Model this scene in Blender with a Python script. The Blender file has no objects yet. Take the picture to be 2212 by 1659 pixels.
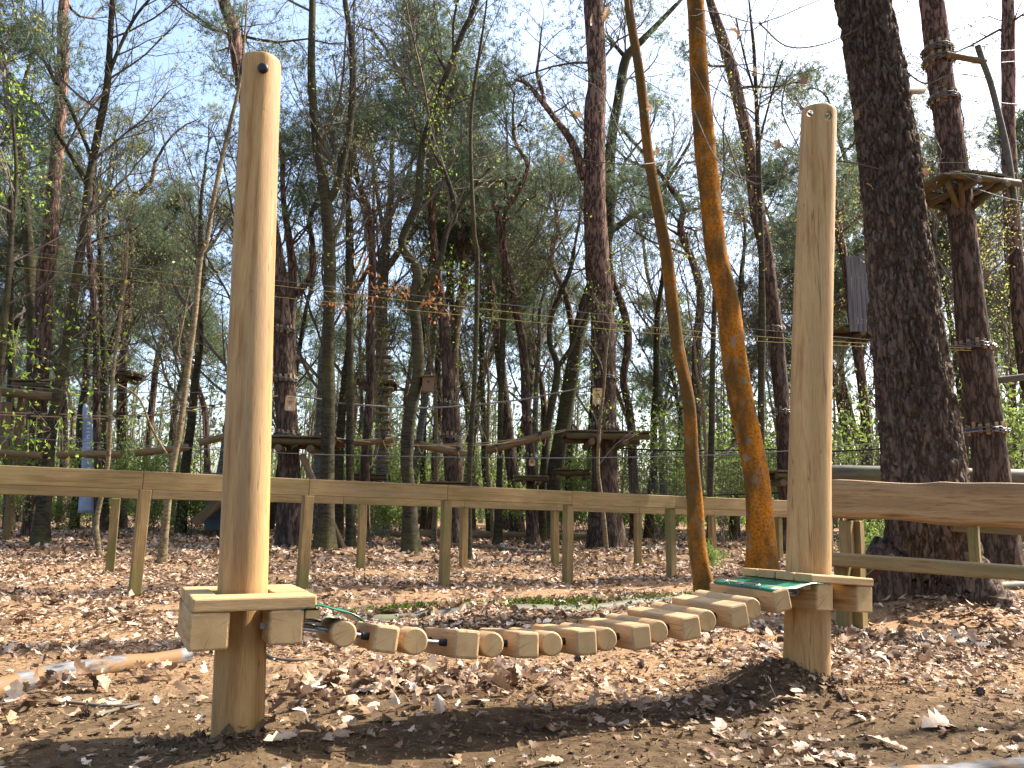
import bpy, bmesh, math, random
import numpy as np
from mathutils import Vector, Matrix

# ------------------------------------------------------------------ camera, sky, sun, exposure
SC = bpy.context.scene
COL = SC.collection
EYE = 0.88
PITCH, ROLL, FPX = math.radians(9.03), math.radians(1.0), 1720.0     # measured on a 2212 x 1659 grid
_r = Vector((1, 0, 0)); _f = Vector((0, math.cos(PITCH), math.sin(PITCH))); _u = _r.cross(_f)
CR = _r * math.cos(ROLL) + _u * math.sin(ROLL)
CU = _u * math.cos(ROLL) - _r * math.sin(ROLL)
CAM = Vector((0, 0, EYE))
cam_data = bpy.data.cameras.new("camera"); cam = bpy.data.objects.new("camera", cam_data); COL.objects.link(cam)
cam_data.sensor_width = 36.0; cam_data.lens = 36.0 * FPX / 2212.0
cam_data.clip_start = 0.05; cam_data.clip_end = 3000
cam.matrix_world = Matrix(((CR.x, CU.x, -_f.x, 0), (CR.y, CU.y, -_f.y, 0), (CR.z, CU.z, -_f.z, EYE), (0, 0, 0, 1)))
SC.camera = cam

SUN_H = Vector((0.91, 0.41, 0)).normalized(); SUN_EL = math.radians(47)
SUN_DIR = Vector((SUN_H.x * math.cos(SUN_EL), SUN_H.y * math.cos(SUN_EL), math.sin(SUN_EL)))
world = bpy.data.worlds.new("World"); SC.world = world; world.use_nodes = True
_nt = world.node_tree; _nt.nodes.clear()
_o = _nt.nodes.new("ShaderNodeOutputWorld"); _b = _nt.nodes.new("ShaderNodeBackground"); _s = _nt.nodes.new("ShaderNodeTexSky")
_s.sky_type = 'NISHITA'; _s.sun_disc = False; _s.sun_elevation = SUN_EL
_s.sun_rotation = math.atan2(SUN_H.x, SUN_H.y); _s.air_density = 1.0; _s.dust_density = 3.2; _s.ozone_density = 1.0
_b.inputs[1].default_value = 0.15
_nt.links.new(_s.outputs[0], _b.inputs[0]); _nt.links.new(_b.outputs[0], _o.inputs[0])
sun_d = bpy.data.lights.new("sun", 'SUN'); sun_d.energy = 5.0; sun_d.angle = math.radians(0.53); sun_d.color = (1.0, 0.93, 0.82)
sun = bpy.data.objects.new("sun", sun_d); COL.objects.link(sun)
sun.rotation_euler = SUN_DIR.to_track_quat('Z', 'Y').to_euler(); sun.location = (20, 10, 30)
SC.view_settings.view_transform = 'Standard'; SC.view_settings.look = 'None'
SC.view_settings.exposure = 1.6; SC.view_settings.gamma = 1.0
SC.render.engine = 'CYCLES'
SC.cycles.max_bounces = 6; SC.cycles.diffuse_bounces = 3; SC.cycles.transmission_bounces = 4; SC.cycles.glossy_bounces = 2; SC.cycles.use_light_tree = False; SC.cycles.caustics_reflective = False; SC.cycles.caustics_refractive = False

# ------------------------------------------------------------------ geometry helpers
RNG = np.random.default_rng(7)

def ray(x, y):
    return _f * FPX + CR * (x - 1106.0) - CU * (y - 829.5)
def P(x, y, d):
    r = ray(x, y); return CAM + r * (d / r.y)
POST_L = (-0.977, 3.00); POST_R = (1.559, 4.26)
def gz(x, y):
    """height of the forest floor"""
    x = np.asarray(x, float); y = np.asarray(y, float)
    near = np.exp(-((x * x + y * y) / 900.0))
    z = near * (0.025 * np.sin(x * 1.3 + 0.7) * np.cos(y * 0.9) + 0.018 * np.sin(x * 2.9 + y * 2.1) + 0.01 * np.sin(x * 6.1 - y * 4.3))
    z = z + 0.12 * np.exp(-(((x - POST_R[0] + 0.16) / 0.26) ** 2 + ((y - POST_R[1] + 0.05) / 0.24) ** 2)) + .03 * np.exp(-(((x - POST_R[0]) / 0.7) ** 2 + ((y - POST_R[1] + .1) / 0.5) ** 2))
    z = z + 0.075 * np.exp(-(((x - POST_L[0] - 0.08) / 0.19) ** 2 + ((y - POST_L[1] + 0.05) / 0.18) ** 2)) + .02 * np.exp(-(((x - POST_L[0]) / 0.6) ** 2 + ((y - POST_L[1] + .1) / 0.4) ** 2))
    z = z + 0.05 * np.exp(-(((x + 0.2) / 0.9) ** 2 + ((y - 6.4 - 0.25 * x) / 0.25) ** 2))
    z = z + 0.22 * np.exp(-(((x - 4.1) / 0.8) ** 2 + ((y - 7.75) / 0.8) ** 2))
    return z
def gzf(x, y): return float(gz(x, y))
def G(x, y):
    """pixel on the ground"""
    r = ray(x, y); z = 0.0
    for _ in range(6):
        t = (z - EYE) / r.z; p = CAM + r * t; z = gzf(p.x, p.y)
    return p
def base_at(x, d):
    """ground point at depth d seen in pixel column x"""
    y = 1103 + EYE * FPX / d
    for _ in range(8):
        p = P(x, y, d); y += (p.z - gzf(p.x, p.y)) * FPX / d
    p = P(x, y, d); return p
def rad(w, d): return 0.5 * w * d / FPX

class MB:
    def __init__(s): s.V = []; s.F = []; s.n = 0
    def add(s, V, F, mi=0):
        V = np.asarray(V, np.float64).reshape(-1, 3); F = np.asarray(F, np.int64)
        s.V.append(V); s.F.append((F + s.n, mi)); s.n += len(V)
    def build(s, name, mats, parent=None, smooth=False, origin=None):
        V = np.concatenate(s.V)
        org = Vector(origin) if origin is not None else (Vector(parent_loc(parent)) if parent else Vector((0, 0, 0)))
        V = V - np.array(org)
        me = bpy.data.meshes.new(name)
        me.vertices.add(len(V)); me.vertices.foreach_set("co", V.astype(np.float32).ravel())
        starts = []; loops = []; mi_a = []; tot = 0
        for F, mi in s.F:
            k = F.shape[1]
            starts.append(tot + np.arange(len(F)) * k); loops.append(F.ravel()); mi_a.append(np.full(len(F), mi)); tot += F.size
        loops = np.concatenate(loops)
        me.loops.add(len(loops)); me.loops.foreach_set("vertex_index", loops.astype(np.int32))
        st = np.concatenate(starts); me.polygons.add(len(st))
        me.polygons.foreach_set("loop_start", st.astype(np.int32))
        me.polygons.foreach_set("material_index", np.concatenate(mi_a).astype(np.int32))
        me.polygons.foreach_set("use_smooth", np.full(len(st), bool(smooth)))
        me.update(calc_edges=True)
        for m in (mats if isinstance(mats, (list, tuple)) else [mats]): me.materials.append(m)
        ob = bpy.data.objects.new(name, me); COL.objects.link(ob)
        if parent:
            ob.parent = parent; ob.matrix_local = world_of(parent).inverted() @ Matrix.Translation(org)
        else: ob.location = org
        return ob
def parent_loc(p): return world_of(p).translation
def tag(o, label=None, cat=None, group=None, kind=None):
    if label: o["label"] = label
    if cat: o["category"] = cat
    if group: o["group"] = group
    if kind: o["kind"] = kind
    return o
def thing(name, label, cat, loc, group=None):
    o = bpy.data.objects.new(name, None); COL.objects.link(o); o.location = loc; o.empty_display_size = 0.1
    return tag(o, label, cat, group)

def smooth_path(pts, n):
    """Catmull-Rom through rows (x,y,z,r)"""
    A = np.asarray(pts, float); k = len(A)
    if k == 2: t = np.linspace(0, 1, n)[:, None]; return A[0] * (1 - t) + A[1] * t
    B = np.vstack([2 * A[0] - A[1], A, 2 * A[-1] - A[-2]])
    d = np.concatenate([[0], np.cumsum(np.linalg.norm(np.diff(A[:, :3], axis=0), axis=1))])
    out = []
    for s in np.linspace(0, d[-1], n):
        i = min(np.searchsorted(d, s, 'right') - 1, k - 2); t = (s - d[i]) / max(d[i + 1] - d[i], 1e-9)
        p0, p1, p2, p3 = B[i], B[i + 1], B[i + 2], B[i + 3]
        out.append(0.5 * (2 * p1 + (p2 - p0) * t + (2 * p0 - 5 * p1 + 4 * p2 - p3) * t * t + (3 * p1 - p0 - 3 * p2 + p3) * t ** 3))
    out = np.array(out); out[:, 3] = np.maximum(out[:, 3], 0.001); return out
def frames(C):
    T = np.gradient(C, axis=0); T /= np.linalg.norm(T, axis=1)[:, None] + 1e-12
    a = np.array([1.0, 0, 0]) if abs(T[0][0]) < 0.8 else np.array([0, 1.0, 0])
    U = np.zeros_like(C); u = a
    for i in range(len(C)):
        u = u - T[i] * np.dot(u, T[i]); u = u / np.linalg.norm(u); U[i] = u
    W = np.cross(T, U); return T, U, W
def tube(mb, pts, r=None, n=10, caps=True, mi=0, mic=None, disp=None):
    A = np.asarray(pts, float)
    C = A[:, :3]; R = A[:, 3] if r is None else np.broadcast_to(np.asarray(r, float), (len(A),))
    T, U, W = frames(C); th = np.linspace(0, 2 * np.pi, n, endpoint=False)
    RR = np.repeat(R[:, None], n, 1)
    if disp is not None: RR = RR + disp(np.repeat(th[None], len(C), 0), C, R)
    V = C[:, None] + (U[:, None] * np.cos(th)[None, :, None] + W[:, None] * np.sin(th)[None, :, None]) * RR[..., None]
    m = len(C); i = np.arange(m - 1)[:, None] * n; j = np.arange(n)[None]; j2 = (j + 1) % n
    F = np.stack([i + j, i + j2, i + n + j2, i + n + j], -1).reshape(-1, 4)
    b = mb.n; mb.add(V, F, mi)
    if caps:
        cc = mi if mic is None else mic
        Vc = np.vstack([V[0], C[:1], V[-1], C[-1:]])
        jj = np.arange(n); f1 = np.stack([(jj + 1) % n, jj, np.full(n, n)], -1); f2 = np.stack([jj, (jj + 1) % n, np.full(n, n)], -1) + n + 1
        mb.add(Vc, np.vstack([f1, f2]), cc)
def segs(mb, S, n=3, mi=0):
    """S rows: p0(3) p1(3) r0 r1, open tapered prisms"""
    S = np.asarray(S, float)
    if not len(S): return
    a, b, r0, r1 = S[:, 0:3], S[:, 3:6], S[:, 6], S[:, 7]
    T = b - a; T /= np.linalg.norm(T, axis=1)[:, None] + 1e-9
    ref = np.where(np.abs(T[:, 2:3]) < 0.9, np.array([[0, 0, 1.0]]), np.array([[1.0, 0, 0]]))
    U = np.cross(T, ref); U /= np.linalg.norm(U, axis=1)[:, None]; W = np.cross(T, U)
    th = np.linspace(0, 2 * np.pi, n, endpoint=False)
    D = U[:, None] * np.cos(th)[None, :, None] + W[:, None] * np.sin(th)[None, :, None]
    V = np.concatenate([a[:, None] + D * r0[:, None, None], b[:, None] + D * r1[:, None, None]], 1)
    k = np.arange(len(S))[:, None] * 2 * n; j = np.arange(n)[None]; j2 = (j + 1) % n
    F = np.stack([k + j, k + j2, k + n + j2, k + n + j], -1).reshape(-1, 4)
    mb.add(V.reshape(-1, 3), F, mi)
def box(mb, c, ax, h, mi=0, mic=None, bev=0.0):
    """c centre, ax three unit axes, h half sizes; chamfered along axis 0 ends when bev>0"""
    ax = [np.array(a, float) for a in ax]
    if bev <= 0:
        V = [np.array(c) + ax[0] * h[0] * sx + ax[1] * h[1] * sy + ax[2] * h[2] * sz for sx in (-1, 1) for sy in (-1, 1) for sz in (-1, 1)]
        F = [(0, 1, 3, 2), (4, 6, 7, 5), (0, 4, 5, 1), (2, 3, 7, 6), (0, 2, 6, 4), (1, 5, 7, 3)]
        mb.add(V, F, mi); return
    hy, hz = h[1], h[2]; b = bev
    sec = np.array([(hy - b, hz), (hy - b * .3, hz - b * .3), (hy, hz - b), (hy, -hz + b), (hy - b * .3, -hz + b * .3), (hy - b, -hz), (-hy + b, -hz), (-hy + b * .3, -hz + b * .3), (-hy, -hz + b), (-hy, hz - b), (-hy + b * .3, hz - b * .3), (-hy + b, hz)])
    extrude(mb, sec, c, ax, h[0], b, mi, mic)
def extrude(mb, sec, c, ax, hl, b, mi=0, mic=None):
    """section (in axes 1,2) along axis 0, ends chamfered by b, end caps material mic"""
    ax = [np.array(a, float) for a in ax]; c = np.array(c, float); n = len(sec)
    s = 1 - b / max(np.abs(sec).max(), 1e-6)
    rings = [(-hl, s), (-hl + b * .35, 1 - (1 - s) * .3), (-hl + b, 1.0), (hl - b, 1.0), (hl - b * .35, 1 - (1 - s) * .3), (hl, s)]
    V = np.array([[c + ax[0] * x + ax[1] * p[0] * k + ax[2] * p[1] * k for p in sec] for x, k in rings])
    m = len(rings); i = np.arange(m - 1)[:, None] * n; j = np.arange(n)[None]; j2 = (j + 1) % n
    F = np.stack([i + j, i + n + j, i + n + j2, i + j2], -1).reshape(-1, 4)
    mb.add(V.reshape(-1, 3), F, mi)
    cc = mi if mic is None else mic
    mb.add(V[0], np.arange(n)[None, :], cc); mb.add(V[-1], np.arange(n)[None, ::-1], cc)
def bx(name, mat, parent, c, ax, h, bev=0.004, endmat=None):
    mb = MB(); box(mb, (0, 0, 0), XYZ, h, 0, 1 if endmat else None, bev)
    o = mb.build(name, [mat] + ([endmat] if endmat else []))
    a0 = Vector(ax[0]).normalized(); a1 = Vector(ax[1]); a1 = (a1 - a0 * a1.dot(a0)).normalized(); a2 = a0.cross(a1)
    m = Matrix.Translation(Vector(c)) @ Matrix((a0, a1, a2)).transposed().to_4x4()
    if parent:
        o.parent = parent; bpy_m = world_of(parent).inverted() @ m; o.matrix_local = bpy_m
    else: o.matrix_world = m
    return o
def world_of(p):
    m = Matrix.Identity(4)
    while p is not None: m = p.matrix_basis @ m; p = p.parent
    return m
XYZ = [(1, 0, 0), (0, 1, 0), (0, 0, 1)]
def yaw_axes(a, tilt=0.0):
    """axis0 along heading a (radians from +X), axis1 left of it, axis2 up"""
    ca, sa, ct, st = math.cos(a), math.sin(a), math.cos(tilt), math.sin(tilt)
    return [(ca * ct, sa * ct, st), (-sa, ca, 0), (-ca * st, -sa * st, ct)]
def worley(u, v, seed, per_u=None):
    """F1, F2 distance and cell hash on an endless jittered grid"""
    iu, iv = np.floor(u).astype(int), np.floor(v).astype(int)
    f1 = np.full(u.shape, 9.0); f2 = np.full(u.shape, 9.0); hid = np.zeros(u.shape)
    for du in (-1, 0, 1):
        for dv in (-1, 0, 1):
            cu, cv = iu + du, iv + dv
            hu = cu % per_u if per_u else cu
            h = np.sin(hu * 127.1 + cv * 311.7 + seed) * 43758.5453; h1 = h - np.floor(h)
            g = np.sin(hu * 269.5 + cv * 183.3 + seed) * 28001.8384; h2 = g - np.floor(g)
            d = np.hypot(cu + h1 - u, cv + h2 - v)
            closer = d < f1
            f2 = np.where(closer, f1, np.minimum(f2, d)); hid = np.where(closer, h1, hid); f1 = np.where(closer, d, f1)
    return f1, f2, hid

# ------------------------------------------------------------------ materials
def mat(name, rough=0.8, spec=0.2):
    m = bpy.data.materials.new(name); m.use_nodes = True
    b = m.node_tree.nodes["Principled BSDF"]; b.inputs["Roughness"].default_value = rough; b.inputs["Specular IOR Level"].default_value = spec
    return m, m.node_tree, b
def N(nt, t, **kw):
    n = nt.nodes.new(t)
    for k, v in kw.items():
        if k in n.inputs: n.inputs[k].default_value = v
        else: setattr(n, k, v)
    return n
def ramp(nt, stops, fac=None):
    r = nt.nodes.new("ShaderNodeValToRGB"); e = r.color_ramp.elements
    while len(e) < len(stops): e.new(0.5)
    for i, (p, c) in enumerate(stops): e[i].position = p; e[i].color = (*c, 1)
    if fac is not None: nt.links.new(fac, r.inputs[0])
    return r
def coords(nt, scale, kind="Object", rndoff=True):
    tc = nt.nodes.new("ShaderNodeTexCoord"); mp = nt.nodes.new("ShaderNodeMapping"); mp.inputs["Scale"].default_value = scale
    nt.links.new(tc.outputs[kind], mp.inputs[0])
    if rndoff:
        oi = nt.nodes.new("ShaderNodeObjectInfo"); mu = N(nt, "ShaderNodeMath", operation='MULTIPLY'); mu.inputs[1].default_value = 37.0
        nt.links.new(oi.outputs["Random"], mu.inputs[0]); nt.links.new(mu.outputs[0], mp.inputs["Location"])
    return mp.outputs[0]
def bump(nt, b, h, strength, dist):
    bp = N(nt, "ShaderNodeBump", Strength=strength, Distance=dist); nt.links.new(h, bp.inputs["Height"]); nt.links.new(bp.outputs[0], b.inputs["Normal"])
def mixc(nt, f, a, b, mode='MIX'):
    m = nt.nodes.new("ShaderNodeMix"); m.data_type = 'RGBA'; m.blend_type = mode
    for s, v in ((m.inputs[0], f), (m.inputs[6], a), (m.inputs[7], b)):
        if hasattr(v, "is_linked") or hasattr(v, "links"): nt.links.new(v, s)
        else: s.default_value = v if isinstance(v, (int, float)) else (*v, 1)
    return m.outputs[2]
def noise(nt, vec, scale, detail=4, rough=0.55):
    n = N(nt, "ShaderNodeTexNoise", Scale=scale, Detail=detail, Roughness=rough); nt.links.new(vec, n.inputs["Vector"]); return n.outputs["Fac"]

def wood(name, pale, tan, dark, stretch, knots=0.0, rough=0.65, green=0.0, fine=1.0, cracks=0.0):
    """sawn or peeled timber; stretch = mapping scale, small along the grain"""
    m, nt, b = mat(name, rough, 0.25)
    v = coords(nt, stretch)
    big = noise(nt, v, 1.0, 3); med = noise(nt, v, 4.0 * fine, 4, 0.6)
    c1 = ramp(nt, [(0.32, tan), (0.48, pale), (0.66, tuple(x * .86 for x in tan))], big).outputs[0]
    c2 = ramp(nt, [(0.30, dark), (0.50, (1, 1, 1)), (1, (1, 1, 1))], med).outputs[0]
    col = mixc(nt, 0.75, c1, c2, 'MULTIPLY')
    fi = noise(nt, v, 22.0 * fine, 3, 0.6)
    col = mixc(nt, 0.45, col, ramp(nt, [(0.3, (.55, .5, .45)), (0.55, (1, 1, 1))], fi).outputs[0], 'MULTIPLY')
    vo = coords(nt, (9, 9, 9)); sp = noise(nt, vo, 2.6, 2)
    col = mixc(nt, 0.5, col, ramp(nt, [(0.20, (.35, .25, .18)), (0.26, (1, 1, 1))], sp).outputs[0], 'MULTIPLY')
    if knots > 0:
        kv = coords(nt, tuple(max(0.9, s * .28) for s in stretch)); vr = N(nt, "ShaderNodeTexVoronoi", Scale=1.3); nt.links.new(kv, vr.inputs["Vector"])
        col = mixc(nt, knots, col, ramp(nt, [(0.05, (.22, .1, .05)), (0.12, (.75, .6, .45)), (0.2, (1, 1, 1))], vr.outputs["Distance"]).outputs[0], 'MULTIPLY')
    if cracks > 0:
        cv = coords(nt, tuple(3.2 * s if s > 2 else .45 * s for s in stretch)); cn = noise(nt, cv, 1.0, 2, .5)
        ca = N(nt, "ShaderNodeMath", operation='SUBTRACT'); nt.links.new(cn, ca.inputs[0]); ca.inputs[1].default_value = .36; cb = N(nt, "ShaderNodeMath", operation='ABSOLUTE'); nt.links.new(ca.outputs[0], cb.inputs[0])
        col = mixc(nt, cracks, col, ramp(nt, [(.004, (.28, .17, .09)), (.014, (1, 1, 1))], cb.outputs[0]).outputs[0], 'MULTIPLY')
        gr = noise(nt, coords(nt, tuple(.35 * s for s in stretch)), 1.0, 3); col = mixc(nt, ramp(nt, [(.52, (0, 0, 0)), (.72, (.35, .35, .35))], gr).outputs[0], col, (.22, .175, .12))
    if green > 0:
        gn = noise(nt, coords(nt, (2.2, 2.2, 1.1)), 1.0, 3)
        f = ramp(nt, [(0.42, (0, 0, 0)), (0.68, (green, green, green))], gn).outputs[0]
        col = mixc(nt, f, col, (0.10, 0.11, 0.025))
    nt.links.new(col, b.inputs["Base Color"]); bump(nt, b, fi, 0.25, 0.004)
    return m
def endgrain(name, a, c, scale=9.0, yaxis='X'):
    m, nt, b = mat(name, 0.75, 0.2)
    v = coords(nt, (1, 1, 1), rndoff=False)
    oi = nt.nodes.new("ShaderNodeObjectInfo")
    mp = nt.nodes.new("ShaderNodeVectorMath"); mp.operation = 'ADD'; nt.links.new(v, mp.inputs[0])
    sc = nt.nodes.new("ShaderNodeVectorMath"); sc.operation = 'SCALE'; sc.inputs[0].default_value = (0, .05, -.04); nt.links.new(oi.outputs["Random"], sc.inputs[3]); nt.links.new(sc.outputs[0], mp.inputs[1])
    w = N(nt, "ShaderNodeTexWave", wave_type='RINGS', rings_direction=yaxis, Scale=scale, Distortion=1.2, Detail=1.0); w.inputs["Detail Scale"].default_value = .4
    nt.links.new(mp.outputs[0], w.inputs["Vector"])
    nz = noise(nt, coords(nt, (1, 1, 1)), 14, 3)
    sx = nt.nodes.new("ShaderNodeSeparateXYZ"); nt.links.new(mp.outputs[0], sx.inputs[0]); at = N(nt, "ShaderNodeMath", operation='ARCTAN2'); nt.links.new(sx.outputs[1], at.inputs[0]); nt.links.new(sx.outputs[2], at.inputs[1])
    cx = nt.nodes.new("ShaderNodeCombineXYZ"); nt.links.new(at.outputs[0], cx.inputs[0]); nt.links.new(oi.outputs["Random"], cx.inputs[1]); rn = noise(nt, cx.outputs[0], 3.2, 1)
    r1 = N(nt, "ShaderNodeMath", operation='SUBTRACT'); nt.links.new(rn, r1.inputs[0]); r1.inputs[1].default_value = .42; r2 = N(nt, "ShaderNodeMath", operation='ABSOLUTE'); nt.links.new(r1.outputs[0], r2.inputs[0])
    rc = ramp(nt, [(.004, (.45, .34, .24)), (.02, (1, 1, 1))], r2.outputs[0]).outputs[0]
    rg_ = mixc(nt, .55, ramp(nt, [(0.2, a), (0.8, c)], w.outputs["Fac"]).outputs[0], rc, 'MULTIPLY')
    col = mixc(nt, 0.5, rg_, ramp(nt, [(0.3, (.6, .5, .4)), (.7, (1, 1, 1))], nz).outputs[0], 'MULTIPLY')
    nt.links.new(col, b.inputs["Base Color"]); return m
def bark(name, crack, plate, light, scale, bstr=1.0, upper=None, zlo=4, zhi=9, moss=0.0, dist=0.03, ridge=(.02, .10)):
    """wavy fissures from a stretched noise; scale small along z gives upright furrows"""
    m, nt, b = mat(name, 0.9, 0.1)
    v = coords(nt, scale, rndoff=False); n1 = noise(nt, v, 1.0, 5, .6)
    ab = N(nt, "ShaderNodeMath", operation='SUBTRACT'); nt.links.new(n1, ab.inputs[0]); ab.inputs[1].default_value = .5
    aa = N(nt, "ShaderNodeMath", operation='ABSOLUTE'); nt.links.new(ab.outputs[0], aa.inputs[0])
    n2 = noise(nt, v, 3.3, 5, .65); n3 = noise(nt, coords(nt, (1, 1, .5), rndoff=False), 1.3, 3)
    pl = mixc(nt, ramp(nt, [(0.3, (0, 0, 0)), (0.7, (1, 1, 1))], n2).outputs[0], plate, light)
    pl = mixc(nt, .6, pl, ramp(nt, [(.3, (.6, .6, .6)), (.65, (1.15, 1.12, 1.1))], n3).outputs[0], 'MULTIPLY')
    if upper:
        g = nt.nodes.new("ShaderNodeNewGeometry"); sx = nt.nodes.new("ShaderNodeSeparateXYZ"); nt.links.new(g.outputs["Position"], sx.inputs[0])
        mr = N(nt, "ShaderNodeMapRange"); mr.inputs[1].default_value = zlo; mr.inputs[2].default_value = zhi; nt.links.new(sx.outputs[2], mr.inputs[0])
        pl = mixc(nt, mr.outputs[0], pl, mixc(nt, n2, upper, tuple(x * 1.4 for x in upper)))
    col = mixc(nt, ramp(nt, [(ridge[0] * .3, (0, 0, 0)), (ridge[1], (1, 1, 1))], aa.outputs[0]).outputs[0], crack, pl)
    if moss > 0:
        mn = noise(nt, coords(nt, (1.5, 1.5, 0.6), rndoff=False), 1.0, 4)
        col = mixc(nt, ramp(nt, [(0.45, (0, 0, 0)), (0.7, (moss, moss, moss))], mn).outputs[0], col, (0.09, 0.085, 0.025))
    nt.links.new(col, b.inputs["Base Color"])
    hh = mixc(nt, .35, ramp(nt, [(0.0, (0, 0, 0)), (ridge[1], (1, 1, 1))], aa.outputs[0]).outputs[0], ramp(nt, [(.2, (0, 0, 0)), (.8, (1, 1, 1))], n2).outputs[0])
    bump(nt, b, hh, bstr, dist); return m
def leafmat(name, stops, trans=0.35, rough=0.6):
    m, nt, b = mat(name, rough, 0.15)
    g = nt.nodes.new("ShaderNodeNewGeometry")
    c = ramp(nt, stops, g.outputs["Random Per Island"]).outputs[0]
    nz = noise(nt, coords(nt, (1, 1, 1), rndoff=False), 40, 2)
    c = mixc(nt, 0.5, c, ramp(nt, [(.3, (.6, .55, .5)), (.6, (1, 1, 1))], nz).outputs[0], 'MULTIPLY')
    nt.links.new(c, b.inputs["Base Color"])
    if trans > 0:
        t = nt.nodes.new("ShaderNodeBsdfTranslucent"); mx = nt.nodes.new("ShaderNodeMixShader"); mx.inputs[0].default_value = trans
        nt.links.new(c, t.inputs[0]); nt.links.new(b.outputs[0], mx.inputs[1]); nt.links.new(t.outputs[0], mx.inputs[2])
        nt.links.new(mx.outputs[0], nt.nodes["Material Output"].inputs[0])
    return m
def plain(name, c, rough=0.6, metal=0.0, var=0.3, sc=12.0):
    m, nt, b = mat(name, rough, 0.4); b.inputs["Metallic"].default_value = metal
    nz = noise(nt, coords(nt, (1, 1, 1)), sc, 4)
    nt.links.new(ramp(nt, [(.25, tuple(x * (1 - var) for x in c)), (.75, tuple(min(1, x * (1 + var * .5)) for x in c))], nz).outputs[0], b.inputs["Base Color"]); return m

M = {}
M['post'] = wood('fresh_peeled_wood', (0.450, 0.282, 0.114), (0.335, 0.188, 0.064), (.60, .43, .28), (11, 11, .8), cracks=.8, knots=.35)
M['post_r'] = wood('pale_peeled_wood', (0.490, 0.318, 0.138), (0.390, 0.236, 0.090), (.64, .48, .34), (9, 9, .6), cracks=.6, knots=.25)
M['beam'] = wood('fresh_sawn_wood', (0.480, 0.322, 0.155), (0.380, 0.240, 0.102), (.64, .47, .32), (1.2, 16, 16), knots=.5, cracks=.5)
M['beam_end'] = endgrain('fresh_end_grain', (0.40, 0.256, 0.112), (0.535, 0.374, 0.188), 75)
M['darklog'] = wood('shaded_mossy_log', (.10, .068, .036), (.065, .042, .022), (.5, .4, .3), (1.0, 10, 10), green=.5)  # dark base puts platform shade into the colour, along with moss green
M['step'] = wood('step_wood', (0.485, 0.328, 0.170), (0.395, 0.252, 0.12), (.66, .5, .36), (1.2, 14, 14), cracks=.6, knots=.3)
M['rail'] = wood('rail_wood', (0.285, 0.196, 0.086), (0.225, 0.145, 0.058), (.6, .46, .3), (.9, 14, 14), knots=.35, green=.35, cracks=.6)
M['fpost'] = wood('fence_post_wood', (0.27, 0.182, 0.075), (0.195, 0.124, 0.048), (.55, .42, .3), (1.0, 14, 14), green=.75, cracks=.6)
M['slab'] = wood('live_edge_wood', (0.37, 0.24, 0.108), (0.26, 0.15, 0.065), (.5, .33, .2), (.8, 9, 9), knots=.9, cracks=.5)
M['oldwood'] = wood('weathered_wood', (.17, .115, .06), (.10, .065, .035), (.5, .4, .3), (1.0, 10, 10), green=.4)
M['oldlog'] = wood('weathered_log', (.19, .125, .065), (.125, .08, .04), (.5, .4, .3), (1.0, 10, 10), green=.3)
M['greylog'] = wood('grey_log', (.125, .115, .095), (.08, .072, .058), (.5, .45, .4), (1.0, 8, 8), green=.6)
M['greyplank'] = wood('grey_plank', (.16, .15, .15), (.10, .095, .10), (.6, .55, .5), (.6, 12, 12))
M['block'] = wood('collar_block_wood', (.36, .25, .12), (.26, .17, .075), (.6, .45, .3), (2, 12, 12))
M['pine'] = bark('pine_bark', (.028, .020, .015), (.080, .053, .040), (.15, .105, .080), (9, 9, 2.2), .8, (.20, .115, .085), 5, 11, dist=.015)
M['bigpine'] = bark('big_pine_bark', (.042, .030, .022), (.092, .065, .048), (.18, .134, .102), (14, 14, 4), 0.9, None, 5, 12, dist=.012)
M['decid'] = bark('smooth_bark', (.016, .014, .010), (.040, .034, .021), (.068, .058, .036), (2.5, 2.5, 9), .25, None, moss=.5, dist=.006, ridge=(.0, .05))
M['greydecid'] = bark('grey_smooth_bark', (.05, .05, .04), (.13, .13, .105), (.19, .18, .15), (2, 2, 7), .25, None, dist=.006, ridge=(0, .05))
M['sapling'] = bark('sapling_bark', (.06, .045, .025), (.17, .125, .065), (.25, .2, .12), (6, 6, 16), .25, None, dist=.004, ridge=(0, .05))
M['twig'] = plain('twig_bark', (.12, .098, .074), .9)
M['twig_pine'] = plain('pine_twig_bark', (.11, .07, .05), .9)
M['twig_grey'] = plain('grey_twig_bark', (.13, .115, .09), .9)
def orange_bark(name='orange_algae_bark', rough_share=.42):
    m, nt, b = mat(name, .95, .05)
    v = coords(nt, (1, 1, 1), rndoff=False)
    n1 = noise(nt, v, 7, 5, .65); n2 = noise(nt, v, 30, 4, .6); n3 = noise(nt, coords(nt, (3, 3, 1.2), rndoff=False), 1.2, 3)
    c = ramp(nt, [(.3, (.14, .055, .010)), (.5, (.33, .125, .014)), (.7, (.46, .19, .025))], n2).outputs[0]
    c = mixc(nt, ramp(nt, [(.56, (0, 0, 0)), (.64, (1, 1, 1))], n1).outputs[0], c, (.22, .185, .12))
    c = mixc(nt, ramp(nt, [(rough_share, (0, 0, 0)), (rough_share + .22, (.85, .85, .85))], n3).outputs[0], c, (.075, .05, .02))
    nt.links.new(c, b.inputs["Base Color"]); bump(nt, b, n2, .5, .012); return m
M['orange'] = orange_bark(); M['orange2'] = orange_bark('patchy_orange_bark', .30)
M['dead'] = leafmat('dead_tan_leaf', [(0, (.26, .155, .08)), (1, (.40, .27, .16))], .3, .6)
M['needle'] = leafmat('pine_needles', [(0, (.068, .108, .066)), (.5, (.105, .155, .092)), (.9, (.165, .205, .105)), (1, (.24, .21, .085))], .45, .5)
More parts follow.
